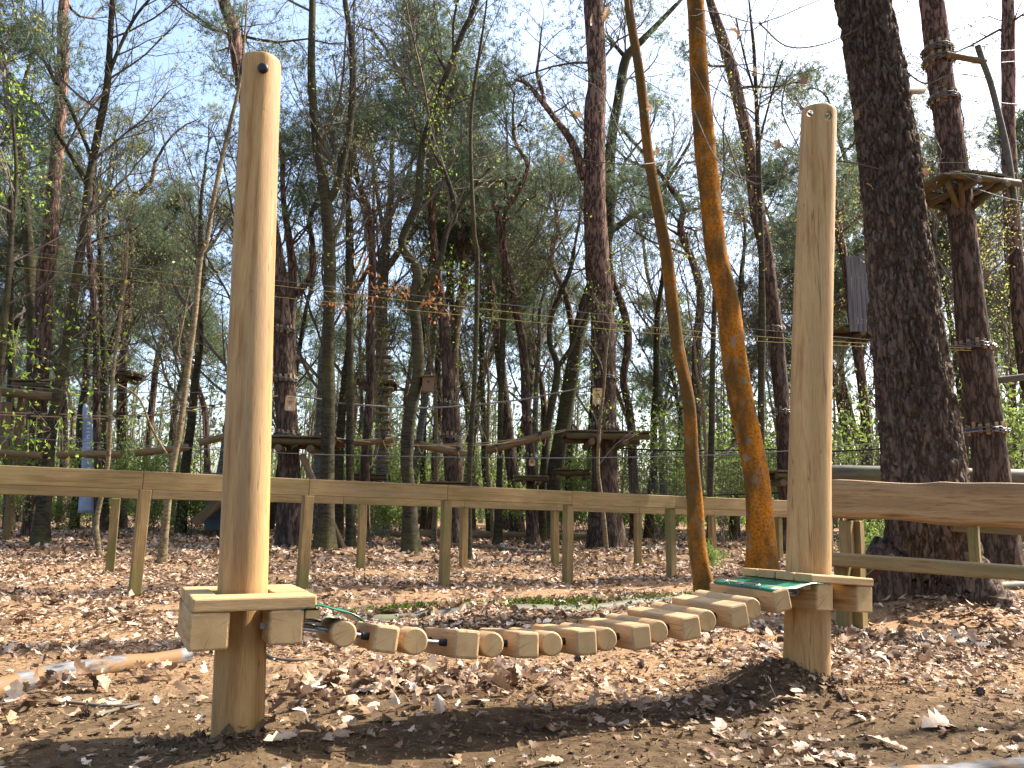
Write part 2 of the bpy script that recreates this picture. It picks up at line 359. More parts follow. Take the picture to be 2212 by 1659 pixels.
M['leaf'] = leafmat('fresh_leaf', [(0, (.16, .30, .03)), (.6, (.30, .46, .05)), (1, (.48, .55, .10))], .5, .5)
M['bud'] = leafmat('yellow_buds', [(0, (.30, .33, .08)), (1, (.50, .45, .16))], .45, .5)
M['shrubleaf'] = leafmat('shrub_leaf', [(0, (.11, .17, .04)), (.6, (.20, .285, .065)), (1, (.34, .42, .11))], .5, .5)
M['old_end'] = endgrain('old_end_grain', (.09, .06, .032), (.17, .12, .065), 40)
M['dry'] = leafmat('dry_orange_leaf', [(0, (.36, .13, .035)), (.6, (.48, .20, .07)), (1, (.55, .32, .16))], .4, .6)
M['litter'] = leafmat('fallen_leaf', [(0, (.075, .043, .026)), (.3, (.175, .104, .062)), (.55, (.33, .22, .14)), (.82, (.52, .385, .268)), (1, (.68, .57, .46))], .15, .55)
M['oakleaf'] = leafmat('big_fallen_leaf', [(0, (.42, .29, .19)), (1, (.55, .43, .33))], .15, .5)
M['needle_litter'] = leafmat('fallen_needles', [(0, (.14, .085, .045)), (1, (.30, .2, .11))], 0, .8)
M['steel'] = plain('galvanised_steel', (.42, .43, .45), .4, .9, .25)
M['chain'] = plain('dark_chain', (.13, .14, .16), .45, .6, .3)
M['black'] = plain('black_rubber', (.012, .012, .014), .5, 0, .2)
M['rope'] = plain('hemp_rope', (.36, .25, .14), .95, 0, .35, 60)
M['greyrope'] = plain('grey_rope', (.22, .20, .18), .95, 0, .35, 60)
M['yellowrope'] = plain('yellow_rope', (.38, .30, .10), .8, 0, .2, 60)
M['cable'] = plain('steel_cable', (.16, .16, .16), .6, .2, .2, 60)
M['net'] = plain('black_net', (.015, .016, .016), .8, 0, .2)
M['flap'] = plain('green_rubber_flap', (.010, .135, .070), .25, 0, .25, 6)
M['paper'] = plain('notice_board', (.62, .40, .20), .6, 0, .08)
M['ink'] = plain('printed_ink', (.20, .11, .06), .7, 0, .1)
M['white'] = plain('white_print', (.75, .78, .80), .7, 0, .08)
M['flag'] = plain('pale_blue_flag', (.30, .36, .46), .75, 0, .25, 3)
M['teal'] = plain('blue_grey_panel', (.03, .055, .075), .5, 0, .2, 3)
M['bin'] = plain('green_plastic', (.01, .10, .05), .4, 0, .2)
M['cone'] = plain('pine_cone', (.075, .05, .035), .9, 0, .4, 80)
M['moss'] = leafmat('moss', [(0, (.05, .09, .012)), (1, (.16, .2, .03))], .2, .9)
M['darkred'] = plain('dark_stained_brace', (.05, .02, .014), .7)
M['birdbox'] = plain('birdbox_wood', (.16, .10, .055), .8, 0, .2)
def birch():
    m, nt, b = mat('birch_bark', .7, .2)
    v = coords(nt, (3, 16, 16), rndoff=False); n1 = noise(nt, v, 1.5, 4, .6); n2 = noise(nt, coords(nt, (3, 3, 3), rndoff=False), 1.2, 3)
    c = ramp(nt, [(.36, (.03, .028, .025)), (.46, (.10, .10, .10)), (.7, (.20, .20, .205))], n1).outputs[0]
    c = mixc(nt, ramp(nt, [(.44, (0, 0, 0)), (.50, (1, 1, 1))], n2).outputs[0], c, (.17, .098, .045))
    nt.links.new(c, b.inputs["Base Color"]); bump(nt, b, n1, .6, .01); return m
M['birch'] = birch()
def ground_mat():
    m, nt, b = mat('forest_floor', .95, .05)
    v = coords(nt, (1, 1, 1), rndoff=False)
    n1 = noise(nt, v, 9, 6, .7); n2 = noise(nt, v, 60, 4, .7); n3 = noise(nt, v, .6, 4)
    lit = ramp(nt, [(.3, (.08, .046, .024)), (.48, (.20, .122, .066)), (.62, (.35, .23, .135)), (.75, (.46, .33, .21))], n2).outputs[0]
    soil = ramp(nt, [(.3, (.055, .036, .021)), (.55, (.108, .074, .043)), (.75, (.165, .117, .07))], n1).outputs[0]  # soil browns darkened to carry the foreground shade as well
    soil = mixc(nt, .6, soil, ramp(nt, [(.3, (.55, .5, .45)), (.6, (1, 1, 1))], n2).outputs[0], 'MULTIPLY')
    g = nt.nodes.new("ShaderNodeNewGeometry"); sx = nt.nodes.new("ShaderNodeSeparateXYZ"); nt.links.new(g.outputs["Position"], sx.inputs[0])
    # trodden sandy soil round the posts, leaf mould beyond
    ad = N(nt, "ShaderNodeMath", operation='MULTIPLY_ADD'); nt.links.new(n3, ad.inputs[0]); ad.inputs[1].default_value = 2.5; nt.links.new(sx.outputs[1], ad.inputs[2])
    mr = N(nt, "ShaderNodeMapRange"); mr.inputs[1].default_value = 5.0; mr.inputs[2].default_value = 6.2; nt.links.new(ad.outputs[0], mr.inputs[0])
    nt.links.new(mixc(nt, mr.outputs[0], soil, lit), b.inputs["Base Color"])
    bump(nt, b, n1, .8, .02); return m
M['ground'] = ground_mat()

# ------------------------------------------------------------------ ground and leaf litter
def build_ground():
    t = np.linspace(-1, 1, 231); k = 7.0; X = 420 * np.sinh(k * t) / np.sinh(k); Y = 4.5 + X
    gx, gy = np.meshgrid(X, Y, indexing='ij')
    z = gz(gx, gy) + np.exp(-((gx ** 2 + (gy - 4) ** 2) / 120.0)) * 0.006 * np.sin(gx * 23 + gy * 7) * np.sin(gy * 19 - gx * 5)
    V = np.stack([gx, gy, z], -1).reshape(-1, 3); n = len(t)
    i = np.arange(n - 1)[:, None] * n; j = np.arange(n - 1)[None]
    F = np.stack([i + j, i + n + j, i + n + j + 1, i + j + 1], -1).reshape(-1, 4)
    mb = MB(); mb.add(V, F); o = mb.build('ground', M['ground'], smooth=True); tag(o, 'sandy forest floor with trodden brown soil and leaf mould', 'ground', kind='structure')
build_ground()

def leaf_tmpl(kind):
    if kind == 'oak':      # lobed outline round a midrib
        xs = np.array([-.5, -.40, -.30, -.20, -.06, .04, .16, .26, .38, .5]); w = np.array([.015, .10, .19, .11, .29, .15, .33, .17, .20, .0])
    elif kind == 'simple':
        xs = np.array([-.5, -.25, .05, .3, .5]); w = np.array([.02, .2, .27, .17, 0.0])
    else:
        xs = np.array([-.5, 0, .5]); w = np.array([.05, .28, .03])
    n = len(xs); V = np.concatenate([np.stack([xs, w, 0 * xs], 1), np.stack([xs, 0 * xs, 0 * xs], 1), np.stack([xs, -w, 0 * xs], 1)])
    i = np.arange(n - 1); F = np.concatenate([np.stack([i + n, i + 1 + n, i + 1, i], 1), np.stack([i + 2 * n, i + 1 + 2 * n, i + 1 + n, i + n], 1)])
    return V, F
def scatter(mb, kind, pos, size, rng, tilt=.35, curl=.6, fold=.35, flat=None, mi=0, axis_dir=None):
    V0, F0 = leaf_tmpl(kind); n = len(pos); k = len(V0)
    c = rng.normal(0, curl, (n, 1)); f = rng.normal(.1, fold, (n, 1)); tw = rng.normal(0, curl * .8, (n, 1)); wd = rng.uniform(.75, 1.25, (n, 1))
    x, y = V0[None, :, 0], V0[None, :, 1] * wd
    z = c * x * x + f * np.abs(y) + tw * x * y * 2
    L = np.stack([np.broadcast_to(x, z.shape), y, z], -1) * np.asarray(size)[:, None, None]
    if flat is None:
        a = rng.uniform(0, 2 * np.pi, n); p = rng.normal(0, tilt, n); r = rng.normal(0, tilt, n)
    else: a, p, r = flat
    ca, sa, cp, sp, cr, sr = np.cos(a), np.sin(a), np.cos(p), np.sin(p), np.cos(r), np.sin(r)
    R = np.stack([np.stack([ca * cp, ca * sp * sr - sa * cr, ca * sp * cr + sa * sr], -1), np.stack([sa * cp, sa * sp * sr + ca * cr, sa * sp * cr - ca * sr], -1), np.stack([-sp, cp * sr, cp * cr], -1)], 1)
    W = np.einsum('nij,nkj->nki', R, L) + np.asarray(pos)[:, None, :]
    F = (F0[None] + (np.arange(n) * k)[:, None, None]).reshape(-1, 4)
    mb.add(W.reshape(-1, 3), F, mi)
def vnoise(x, y, s, seed):
    """cheap smooth value noise"""
    return .5 + .25 * (np.sin(x * s + seed) * np.cos(y * s * 1.13 + seed * 2) + np.sin(x * s * .53 - y * s * .71 + seed * 3) + .5 * np.sin(x * s * 1.9 + y * s * 2.3 + seed) + .5 * np.cos(y * s * 2.7 - x * s * 1.4))
def wedge(rng, n, y0, y1, side=.85, extra=1.5):
    u = rng.uniform(0, 1, n); y = np.sqrt(y0 * y0 + u * (y1 * y1 - y0 * y0)); x = rng.uniform(-1, 1, n) * (side * y + extra)
    return x, y
def keep_density(x, y, rng):
    ly = y + 2.2 * (vnoise(x, y, 1.1, 3.0) - .5) - .25 * np.abs(x) * (x < 0)
    d = np.clip((ly - 3.3) / 1.6, .13, 1.0)
    cl = np.clip((vnoise(x, y, 2.6, 9.0) - .22) * 2.4, .18, 1)
    return rng.uniform(0, 1, len(x)) < d * cl
def build_litter():
    rng = np.random.default_rng(11)
    mb = MB()
    x, y = wedge(rng, 36000, 1.9, 6.5); k = keep_density(x, y, rng); x, y = x[k], y[k]
    s = rng.gamma(2.6, .0125, len(x)) + .016
    scatter(mb, 'oak', np.stack([x, y, gz(x, y) + .006 + rng.uniform(0, .022, len(x))], 1), s, rng, .22, .7, .4)
    x, y = wedge(rng, 60000, 6.0, 14); k = keep_density(x, y, rng); x, y = x[k], y[k]
    scatter(mb, 'simple', np.stack([x, y, gz(x, y) + .006 + rng.uniform(0, .03, len(x))], 1), rng.uniform(.04, .10, len(x)), rng, .32)
    x, y = wedge(rng, 60000, 13, 45, .8, 1)
    scatter(mb, 'tri', np.stack([x, y, gz(x, y) + .01 + rng.uniform(0, .03, len(x))], 1), rng.uniform(.08, .2, len(x)), rng, .45)
    x = rng.uniform(-9, 9, 6000); y = rng.uniform(-4, 2.2, 6000)
    scatter(mb, 'simple', np.stack([x, y, gz(x, y) + .012], 1), rng.uniform(.06, .14, len(x)), rng, .35)
    o = mb.build('leaf_litter', M['litter']); tag(o, 'pale brown fallen leaves covering the forest floor', 'leaf litter', kind='stuff')
    # crumbs, needles, twiglets in the soil
    mb = MB(); n = 26000
    x, y = wedge(rng, n, 1.9, 6.0); a = rng.uniform(0, 2 * np.pi, n); L = rng.uniform(.015, .05, n); z = gz(x, y) + rng.uniform(.002, .012, n)
    dz = rng.normal(0, .12, n) * L
    segs(mb, np.stack([x, y, z, x + np.cos(a) * L, y + np.sin(a) * L, z + dz, np.full(n, .0011), np.full(n, .0007)], 1), 3)
    o = mb.build('fallen_needles', M['needle_litter']); tag(o, 'brown pine needles scattered over the sandy soil', 'needles', kind='stuff')
    mb = MB(); n = 11000; x, y = wedge(rng, n, 1.9, 6.5)
    s = rng.gamma(2.0, .0045, n) + .003
    scatter(mb, 'tri', np.stack([x, y, gz(x, y) + .006], 1), s * 2.2, rng, .5)
    n = 9000; x, y = wedge(rng, n, 1.9, 5.2); s = rng.gamma(2.0, .0016, n) + .001
    T = np.array([[1, 0, 0], [-1, 0, 0], [0, 1, 0], [0, -1, 0], [0, 0, 1], [0, 0, -1.]]); TF = np.array([[0, 2, 4], [2, 1, 4], [1, 3, 4], [3, 0, 4], [2, 0, 5], [1, 2, 5], [3, 1, 5], [0, 3, 5]])
    W = T[None] * s[:, None, None] * rng.uniform(.6, 1.4, (n, 6, 1)) + np.stack([x, y, gz(x, y) + s * .4], 1)[:, None]
    mb.add(W.reshape(-1, 3), (TF[None] + (np.arange(n) * 6)[:, None, None]).reshape(-1, 3))
    for (cx_, cy_) in (POST_L, POST_R):
        n = 1200; a = rng.uniform(0, 6.283, n); q = .1 + np.abs(rng.normal(0, .12, n)); x = cx_ + np.cos(a) * q; y = cy_ + np.sin(a) * q; s = rng.gamma(2.0, .002, n) + .0015
        W = T[None] * s[:, None, None] * rng.uniform(.6, 1.4, (n, 6, 1)) + np.stack([x, y, gz(x, y) + s * .4], 1)[:, None]; mb.add(W.reshape(-1, 3), (TF[None] + (np.arange(n) * 6)[:, None, None]).reshape(-1, 3), 1)
    o = mb.build('soil_crumbs', [M['needle_litter'], M['ground']]); tag(o, 'crumbs of soil, bark and broken leaf on the ground', 'soil crumbs', kind='stuff')
build_litter()

# ------------------------------------------------------------------ the two new posts with platforms
AX = (Vector((POST_R[0], POST_R[1], 0)) - Vector((POST_L[0], POST_L[1], 0)))
AXL = AX.length; AXD = AX.normalized(); LOGD = Vector((-AXD.y, AXD.x, 0))      # across the bridge, away from the camera
YAW = math.atan2(AXD.y, AXD.x)

def peeled_post(name, base, top, r0, r1, facets, fmix, seed, material, parent, holes=None):
    n, m = 48, 90
    rs = np.random.default_rng(seed); ph = rs.uniform(0, 6.28, 6); fa = np.sort(rs.uniform(0, 2 * np.pi, facets)); fd = rs.uniform(.90, .975, facets)
    b = np.array(base); t = np.array(top); L = np.linalg.norm(t - b)
    s = np.concatenate([np.linspace(0, 1 - .035 / L, m - 8), 1 - .035 / L * (1 - np.linspace(.15, 1, 8)) ** 2]); bend = 0.006 * np.sin(s * 5 + ph[0])
    C = b[None] * (1 - s)[:, None] + t[None] * s[:, None]; C[:, 0] += bend
    R = r0 * (1 - s) + r1 * s
    # rounded top
    zt = (1 - s) * L; edge = np.clip(zt / .03, 0, 1); R = R * (0.90 + 0.10 * np.sqrt(1 - (1 - edge) ** 2))
    def disp(th, Cc, Rr):
        z = np.repeat((s * L)[:, None], n, 1)
        rad_ = np.ones_like(th)
        for a, d in zip(fa, fd):
            aa = a + .12 * np.sin(z * 1.3 + ph[2]) ; c = np.cos(th - aa); rad_ = np.minimum(rad_, np.where(c > .2, (d + .012 * np.sin(z * 2.1 + a * 5)) / np.maximum(c, .2), 9))
        w = fmix * (rad_ - 1)
        return Rr[:, None] * (w + .010 * np.sin(2 * th + z * 1.1 + ph[3]) + .008 * np.sin(3 * th - z * 2.3 + ph[4]) + .004 * np.sin(7 * z + th * 5 + ph[5]))
    mb = MB(); A = np.column_stack([C, R]); tube(mb, A, n=n, caps=True, mi=0, mic=1, disp=disp)
    # close the seams so that the boolean sees a solid
    o = mb.build(name, [material, M['beam_end']], parent, smooth=True)
    bm = bmesh.new(); bm.from_mesh(o.data); bmesh.ops.remove_doubles(bm, verts=bm.verts, dist=1e-5); bmesh.ops.recalc_face_normals(bm, faces=bm.faces)
    for f in bm.faces: f.smooth = f.material_index == 0
    bm.to_mesh(o.data); bm.free()
    if holes:
        for c, d, hr in holes:
            hb = MB(); dd = Vector(d).normalized(); tube(hb, [tuple(Vector(c) - dd * .3) + (hr,), tuple(Vector(c) + dd * .3) + (hr,)], n=20)
            h = hb.build('cutter', M['beam_end']); bm = bmesh.new(); bm.from_mesh(h.data); bmesh.ops.remove_doubles(bm, verts=bm.verts, dist=1e-5); bmesh.ops.recalc_face_normals(bm, faces=bm.faces); bm.to_mesh(h.data); bm.free()
            md = o.modifiers.new('bore', 'BOOLEAN'); md.object = h; md.operation = 'DIFFERENCE'; md.solver = 'EXACT'
            bpy.context.view_layer.update(); dg = bpy.context.evaluated_depsgraph_get()
            me = bpy.data.meshes.new_from_object(o.evaluated_get(dg)); o.modifiers.clear(); o.data = me
            hm = h.data; bpy.data.objects.remove(h); bpy.data.meshes.remove(hm)
    return o
def dome(name, c, nrm, r, depth, material, parent, n=16):
    """round cap or bolt head"""
    nrm = Vector(nrm).normalized(); mb = MB(); A = []
    for k, (q, h) in enumerate([(1, -.5), (1, .3), (.85, .75), (.5, .95), (.02, 1)]): A.append(tuple(Vector(c) + nrm * depth * h) + (r * q,))
    tube(mb, A, n=n, caps=True); return mb.build(name, material, parent, smooth=True, origin=c)
def ax_tilt(tilt, yaw=YAW):
    a = yaw_axes(yaw, tilt); return [Vector(v) for v in a]

# left post
bl = Vector((POST_L[0], POST_L[1], gzf(*POST_L) - .35)); tl = P(567, 130, 3.0)
lp = thing('bridge_post', 'tall peeled post with black plug and square platform, beside the birch log', 'post', (POST_L[0], POST_L[1], gzf(*POST_L)), 'bridge posts')
def z_at(xy, ypx, xpx): return P(xpx, ypx, xy).z
fb = Vector((POST_L[0], POST_L[1], 0)); 
bot = P(508, 1590, 3.0); dirp = (tl - bot).normalized()
pl_base = bot - dirp * .4
post_l = peeled_post('post', pl_base, tl, .096, .077, 9, .85, 3, M['post'], lp)
dome('plug', P(568, 147, 2.925), (.02, -1, 0), .021, .012, M['black'], lp); dome('plug', P(524.5, 152, 2.99), (-1, -.12, 0), .021, .012, M['black'], lp)
def platform_block(root, centre, zt, ax, front, back, xs_planks, beams, bev=.008):
    """boards along ax[0], cross beams along ax[1]; zt underside of boards"""
    for (y0, y1, x0, x1, th, dz) in xs_planks:
        c = centre + ax[0] * (x0 + x1) / 2 + ax[1] * (y0 + y1) / 2 + ax[2] * (zt + th / 2 + dz)
        bx('plank', M['beam'], root, c, [ax[0], ax[1], ax[2]], ((x1 - x0) / 2, (y1 - y0) / 2 - .002, th / 2), .007, M['beam_end'])
    for (x, y0, y1, w, h) in beams:
        c = centre + ax[0] * x + ax[1] * (y0 + y1) / 2 + ax[2] * (zt - h / 2 - .001)
        bx('beam', M['beam'], root, c, [ax[1], -ax[0], ax[2]], ((y1 - y0) / 2, w / 2, h / 2), .008, M['beam_end'])
def hit_plane(x, y, p0, off):
    p0 = Vector((p0[0], p0[1], 0)) - LOGD * off; r = ray(x, y); t = (p0 - CAM).dot(LOGD) / r.dot(LOGD); return CAM + r * t
axl = ax_tilt(0.0, YAW); cl = Vector((POST_L[0], POST_L[1], 0))
TH = .046
def xl_of(x, y, off=.225): return (hit_plane(x, y, (cl.x, cl.y), off) - cl).dot(AXD)
ZPL = hit_plane(417, 1325, (cl.x, cl.y), .225).z
LA, LB = xl_of(416, 1310), xl_of(685, 1302); LE = [xl_of(452, 1363, .222), xl_of(619, 1356, .222)]
platform_block(lp, cl, ZPL, axl, 0, 0,
    [(-.225, -.100, LA, LB, TH, 0), (.100, .225, LA, LB, TH, 0)] + [(-.097, .097, x0, x1, TH, .001) for x0, x1 in ((LA, -.100), (.100, LB)) if x1 - x0 > .02],
    [(LE[0], -.222, .222, .128, .123), (LE[1], -.222, .222, .118, .118)])
bx('packer', M['beam'], lp, cl + axl[0] * (LE[1] + .09) + axl[2] * (ZPL - .021), [axl[1], -axl[0], axl[2]], (.215, .028, .015), .005, M['beam_end'])
print('LPLATE', LA, LB, LE, ZPL)
for s in (-.07,): 
    c = cl + axl[0] * (LE[1] - .065) + axl[1] * -.15 + axl[2] * (ZPL - .06)
    tube_mb = MB(); tube(tube_mb, [tuple(c - axl[0] * .012) + (.011,), tuple(c + axl[0] * .006) + (.011,)], n=6); tube_mb.build('bolt', M['steel'], lp)
def slots(root, c, ax):
    for dy, dz, h in ((-.10, .03, .022), (-.105, -.025, .024)):
        pass
# right post
br = P(1740, 1500, 4.26); tr = P(1767, 239, 4.26); dr = (tr - br).normalized()
rp = thing('bridge_post', 'tall pale peeled post with two bored holes, beside the live-edge bench', 'post', (POST_R[0], POST_R[1], gzf(*POST_R)), 'bridge posts')
hc1 = P(1748, 245, 4.175); hc2 = P(1789, 251, 4.175)
post_r = peeled_post('post', br - dr * .35, tr, .122, .096, 7, .45, 8, M['post_r'], rp,
    holes=[(hc1, (hc1 - CAM) * 1.0 + Vector((.35, 0, .1)), .0185), (hc2, (hc2 - CAM) + Vector((-.35, 0, .1)), .0185)])
TILT_R = math.radians(-4.0)
axr = ax_tilt(TILT_R, YAW + math.radians(2))
cr = Vector((POST_R[0], POST_R[1], 0))
_e = hit_plane(1735, 1259, (cr.x, cr.y), .235); _s = (_e - cr).dot(AXD)
ZPR = (_e.z - _s * math.sin(TILT_R)) / math.cos(TILT_R)
def xr_of(x, y, off=.235): return (hit_plane(x, y, (cr.x, cr.y), off) - cr).dot(AXD)
XA, XB = xr_of(1735, 1250), xr_of(1878, 1262); BE = [xr_of(1767, 1281, .225), xr_of(1858, 1288, .225)]; XL = xr_of(1600, 1235, -.2)
crz = cr.copy()
print('RPLATE', XA, XB, BE, XL, ZPR)
RT = .040
platform_block(rp, crz, ZPR, axr, 0, 0,
    [(-.235, -.124, XA, XB, RT, 0), (.124, .235, XA, XB, RT, 0)] + [(y0, y1, x0, x1, RT, .0) for y0, y1 in ((-.122, -.001), (.001, .122)) for x0, x1 in ((XA, -.118), (.118, XB)) if x1 - x0 > .02],
    [(BE[0], -.225, .225, .118, .130), (BE[1], -.225, .225, .118, .130)])
bx('packer', M['beam'], rp, crz + axr[0] * (BE[0] - .092) + axr[2] * (ZPR - .021), [axr[1], -axr[0], axr[2]], (.20, .026, .015), .005, M['beam_end'])

# ------------------------------------------------------------------ hanging bridge of alternating steps
FRONT = [(742.7, 1369, 'r', 55), (834.7, 1381, 's', 55), (896.7, 1385.4, 'r', 56), (1009, 1392, 's', 58), (1063.4, 1392.7, 'r', 52), (1141.4, 1393.7, 's', 53), (1192.4, 1391, 'r', 50),
         (1268, 1387.7, 's', 51.7), (1311.4, 1381, 'r', 48), (1386.7, 1376.7, 's', 50), (1423.4, 1364.3, 'r', 46), (1495, 1356.6, 's', 48), (1528, 1341.4, 'r', 45.7), (1598.3, 1331, 's', 48), (1626, 1314.5, 'r', 44.5), (1690.4, 1297.3, 's', 47)]
bridge = thing('log_bridge', 'sagging bridge of alternating round and square wooden steps between the two new posts', 'bridge', (0.2, 3.6, 0.3))
HALF = .23
def hit_front(x, y, off):
    """where the view ray meets the vertical plane through the step ends"""
    n = LOGD; p0 = Vector((POST_L[0], POST_L[1], 0)) - LOGD * off; r = ray(x, y)
    t = (p0 - CAM).dot(n) / r.dot(n); return CAM + r * t
steps = []
for (x, y, k, s) in FRONT:
    off = HALF + (.03 if k == 's' else 0.0)
    steps.append((hit_front(x, y, off), k, s, off))
for i, (p, k, s, off) in enumerate(steps):
    q = steps[min(i + 1, len(steps) - 1)][0]; q0 = steps[max(i - 1, 0)][0]
    sl = (q - q0); tilt = math.atan2(sl.z, math.hypot(sl.x, sl.y))
    jit = random.Random(i).uniform(-.02, .02)
    # the steps hang askew: turned a little off the bridge line and sagging towards their far ends
    ya = math.radians(19 + 40 * jit); sag = math.radians(float(np.interp(i, [0, 3, 8, 11, 15], [6.0, 7.0, 5.0, 2.5, .5])))
    a0 = Vector((-math.sin(ya) * math.cos(sag), math.cos(ya) * math.cos(sag), -math.sin(sag))); a1 = Vector((math.cos(ya) * math.cos(tilt), math.sin(ya) * math.cos(tilt), math.sin(tilt)))
    a2 = a0.cross(a1).normalized()
    if a2.z < 0: a2 = -a2
    a1 = a0.cross(a2)
    dep = p.y; hgt = s * dep / FPX
    mb = MB(); L = HALF + (off - HALF)
    c = p + a0 * (2 * L) / 2
    if k == 's':
        box(mb, (0, 0, 0), XYZ, (L, hgt * .47, hgt * .50), 0, 1, .010)
    else:
        th = np.linspace(0, 2 * np.pi, 24, endpoint=False); rr = hgt * .5
        sec = np.stack([np.cos(th) * rr * 1.0, np.sin(th) * rr], 1); extrude(mb, sec[::-1], (0, 0, 0), XYZ, L, .007, 0, 1)
    o = mb.build('step', [M['step'], M['beam_end']], None, smooth=False)
    if k == 'r':
        for f in o.data.polygons: f.use_smooth = len(f.vertices) == 4
    o.parent = bridge
    R = Matrix((a0, -a1, a2)).transposed(); o.matrix_local = Matrix.Translation(c - bridge.location) @ R.to_4x4()
    steps[i] = (p, k, s, off, c, a0, a1, a2, hgt, L)
    # bolt heads on top of the square steps near the left end
    if k == 's' and i in (1, 3, 15):
        pass
# couplings: steel rope and rubber sleeves between steps, two lines
for side in (-1, 1):
    pts = [tuple(st[4] + st[5] * side * .12) + (.008,) for st in steps]
    a = cl + axl[0] * LE[1] + axl[1] * side * .12 + Vector((0, 0, ZPL - .07)); b = crz + axr[0] * (BE[0] - .03) + axr[1] * side * .12 + axr[2] * (ZPR - .06)
    mb = MB(); tube(mb, smooth_path([tuple(a) + (.008,)] + pts + [tuple(b) + (.008,)], 60), n=8); mb.build('steel_rope', M['steel'], bridge, smooth=True)
for i in range(len(steps) - 1):
    st, s2 = steps[i], steps[i + 1]
    if st[1] == 'r':
        for side in (-1, 1):
            e = s2[4] + s2[5] * side * (.12 if side > 0 else .135) - s2[6] * (s2[8] * .48); d = s2[6]
            mb = MB(); tube(mb, [tuple(e + d * .008) + (.0135,), tuple(e - d * .002) + (.0145,), tuple(e - d * .024) + (.0145,), tuple(e - d * .027) + (.012,)], n=14); mb.build('sleeve', M['black'], bridge, smooth=False)
# D-shackles at both ends
def link(root, c, d, upv, L, w, r, name='shackle', material='steel', n=14):
    d = Vector(d).normalized(); u = Vector(upv); u = (u - d * u.dot(d)).normalized(); A = []
    for t in np.linspace(0, 2 * np.pi, n + 1):
        A.append(tuple(Vector(c) + d * math.cos(t) * L + u * math.sin(t) * w) + (r,))
    mb = MB(); tube(mb, A, n=6, caps=False); return mb.build(name, M[material], root, smooth=True)
for side in (-1, 1):
    st = steps[0]; e = cl + axl[0] * (LE[1] + .10) + axl[1] * side * .12 + Vector((0, 0, ZPL - .072))
    link(bridge, e, (1, .4, -.1), (0, 0, 1), .035, .012, .0045); link(bridge, e + Vector((.055, .02, -.012)), (1, .4, -.2), (.3, -1, 0), .04, .014, .0045)
    st = steps[-1]; e = crz + axr[0] * (BE[0] - .1) + axr[1] * side * .12 + axr[2] * (ZPR - .055)
    link(bridge, e, (1, .4, 0.1), (0, 0, 1), .03, .016, .005); link(bridge, e - Vector((.03, .015, 0)), (1, .4, 0), (.3, -1, 0), .03, .014, .005)
# green rubber flaps over the gaps
def flap(name, A, B, bulge, hw, ax1, parent, ax2=None):
    """sheet from line A to line B (centre points), half width hw across ax1"""
    n = 12; V = []; th = .005
    for i in range(n + 1):
        t = i / n; p = A * (1 - t) + B * t + Vector((0, 0, bulge * math.sin(math.pi * t) + .006 * math.sin(t * 9)))
        for s in (-1, -.33, .33, 1): V.append(p + (ax1 * (1 - t) + (ax2 or ax1) * t) * hw * s + Vector((0, 0, .003 * math.sin(s * 5 + t * 4))))
    V = np.array([tuple(v) for v in V]); m = 4
    F = [(i * m + j, i * m + j + 1, (i + 1) * m + j + 1, (i + 1) * m + j) for i in range(n) for j in range(3)]
    k = len(V); V2 = V - np.array([0, 0, th]); F2 = [tuple(x + k for x in f[::-1]) for f in F]
    E = []
    ring = [(i * m) for i in range(n + 1)], [(i * m + 3) for i in range(n + 1)]
    for i in range(n): E.append((ring[0][i], ring[0][i + 1], ring[0][i + 1] + k, ring[0][i] + k)); E.append((ring[1][i + 1], ring[1][i], ring[1][i] + k, ring[1][i + 1] + k))
    for j in range(3): E.append((j + 1, j, j + k, j + 1 + k)); E.append((n * m + j, n * m + j + 1, n * m + j + 1 + k, n * m + j + k))
    mb = MB(); mb.add(np.vstack([V, V2]), F + F2 + E); o = mb.build(name, M['flap'], parent, smooth=True); o["label"] = 'glossy green rubber flap'; return o
st = steps[0]; A = cl + axl[0] * (LB - .05) + Vector((0, 0, ZPL - .003)); B = st[4] + st[6] * .07 + st[7] * (st[8] * .5 + .004)
flap('flap', A, B, .03, .222, Vector(axl[1]), bridge, st[5])
st = steps[-1]; A = crz + axr[0] * (XA + .06) + axr[2] * (ZPR - .003); B = st[4] - st[6] * (st[8] * .46) + st[7] * (st[8] * .5 + .005)
fo = flap('flap', A - axr[1] * .02, B - st[5] * .02, .004, .235, Vector(axr[1]), bridge, st[5])
for s in (-1, 0, 1): dome('bolt', B + st[6] * .022 + st[5] * s * .13 + st[7] * .009, st[7], .013, .006, M['steel'], fo, 12)
for i in (1, 3):
    st = steps[i]
    for s in (-.5, .1): dome('bolt', st[4] + st[7] * (st[8] * .49) + st[5] * s * .2 - st[6] * .01, st[7], .012, .006, M['steel'], bridge, 12)

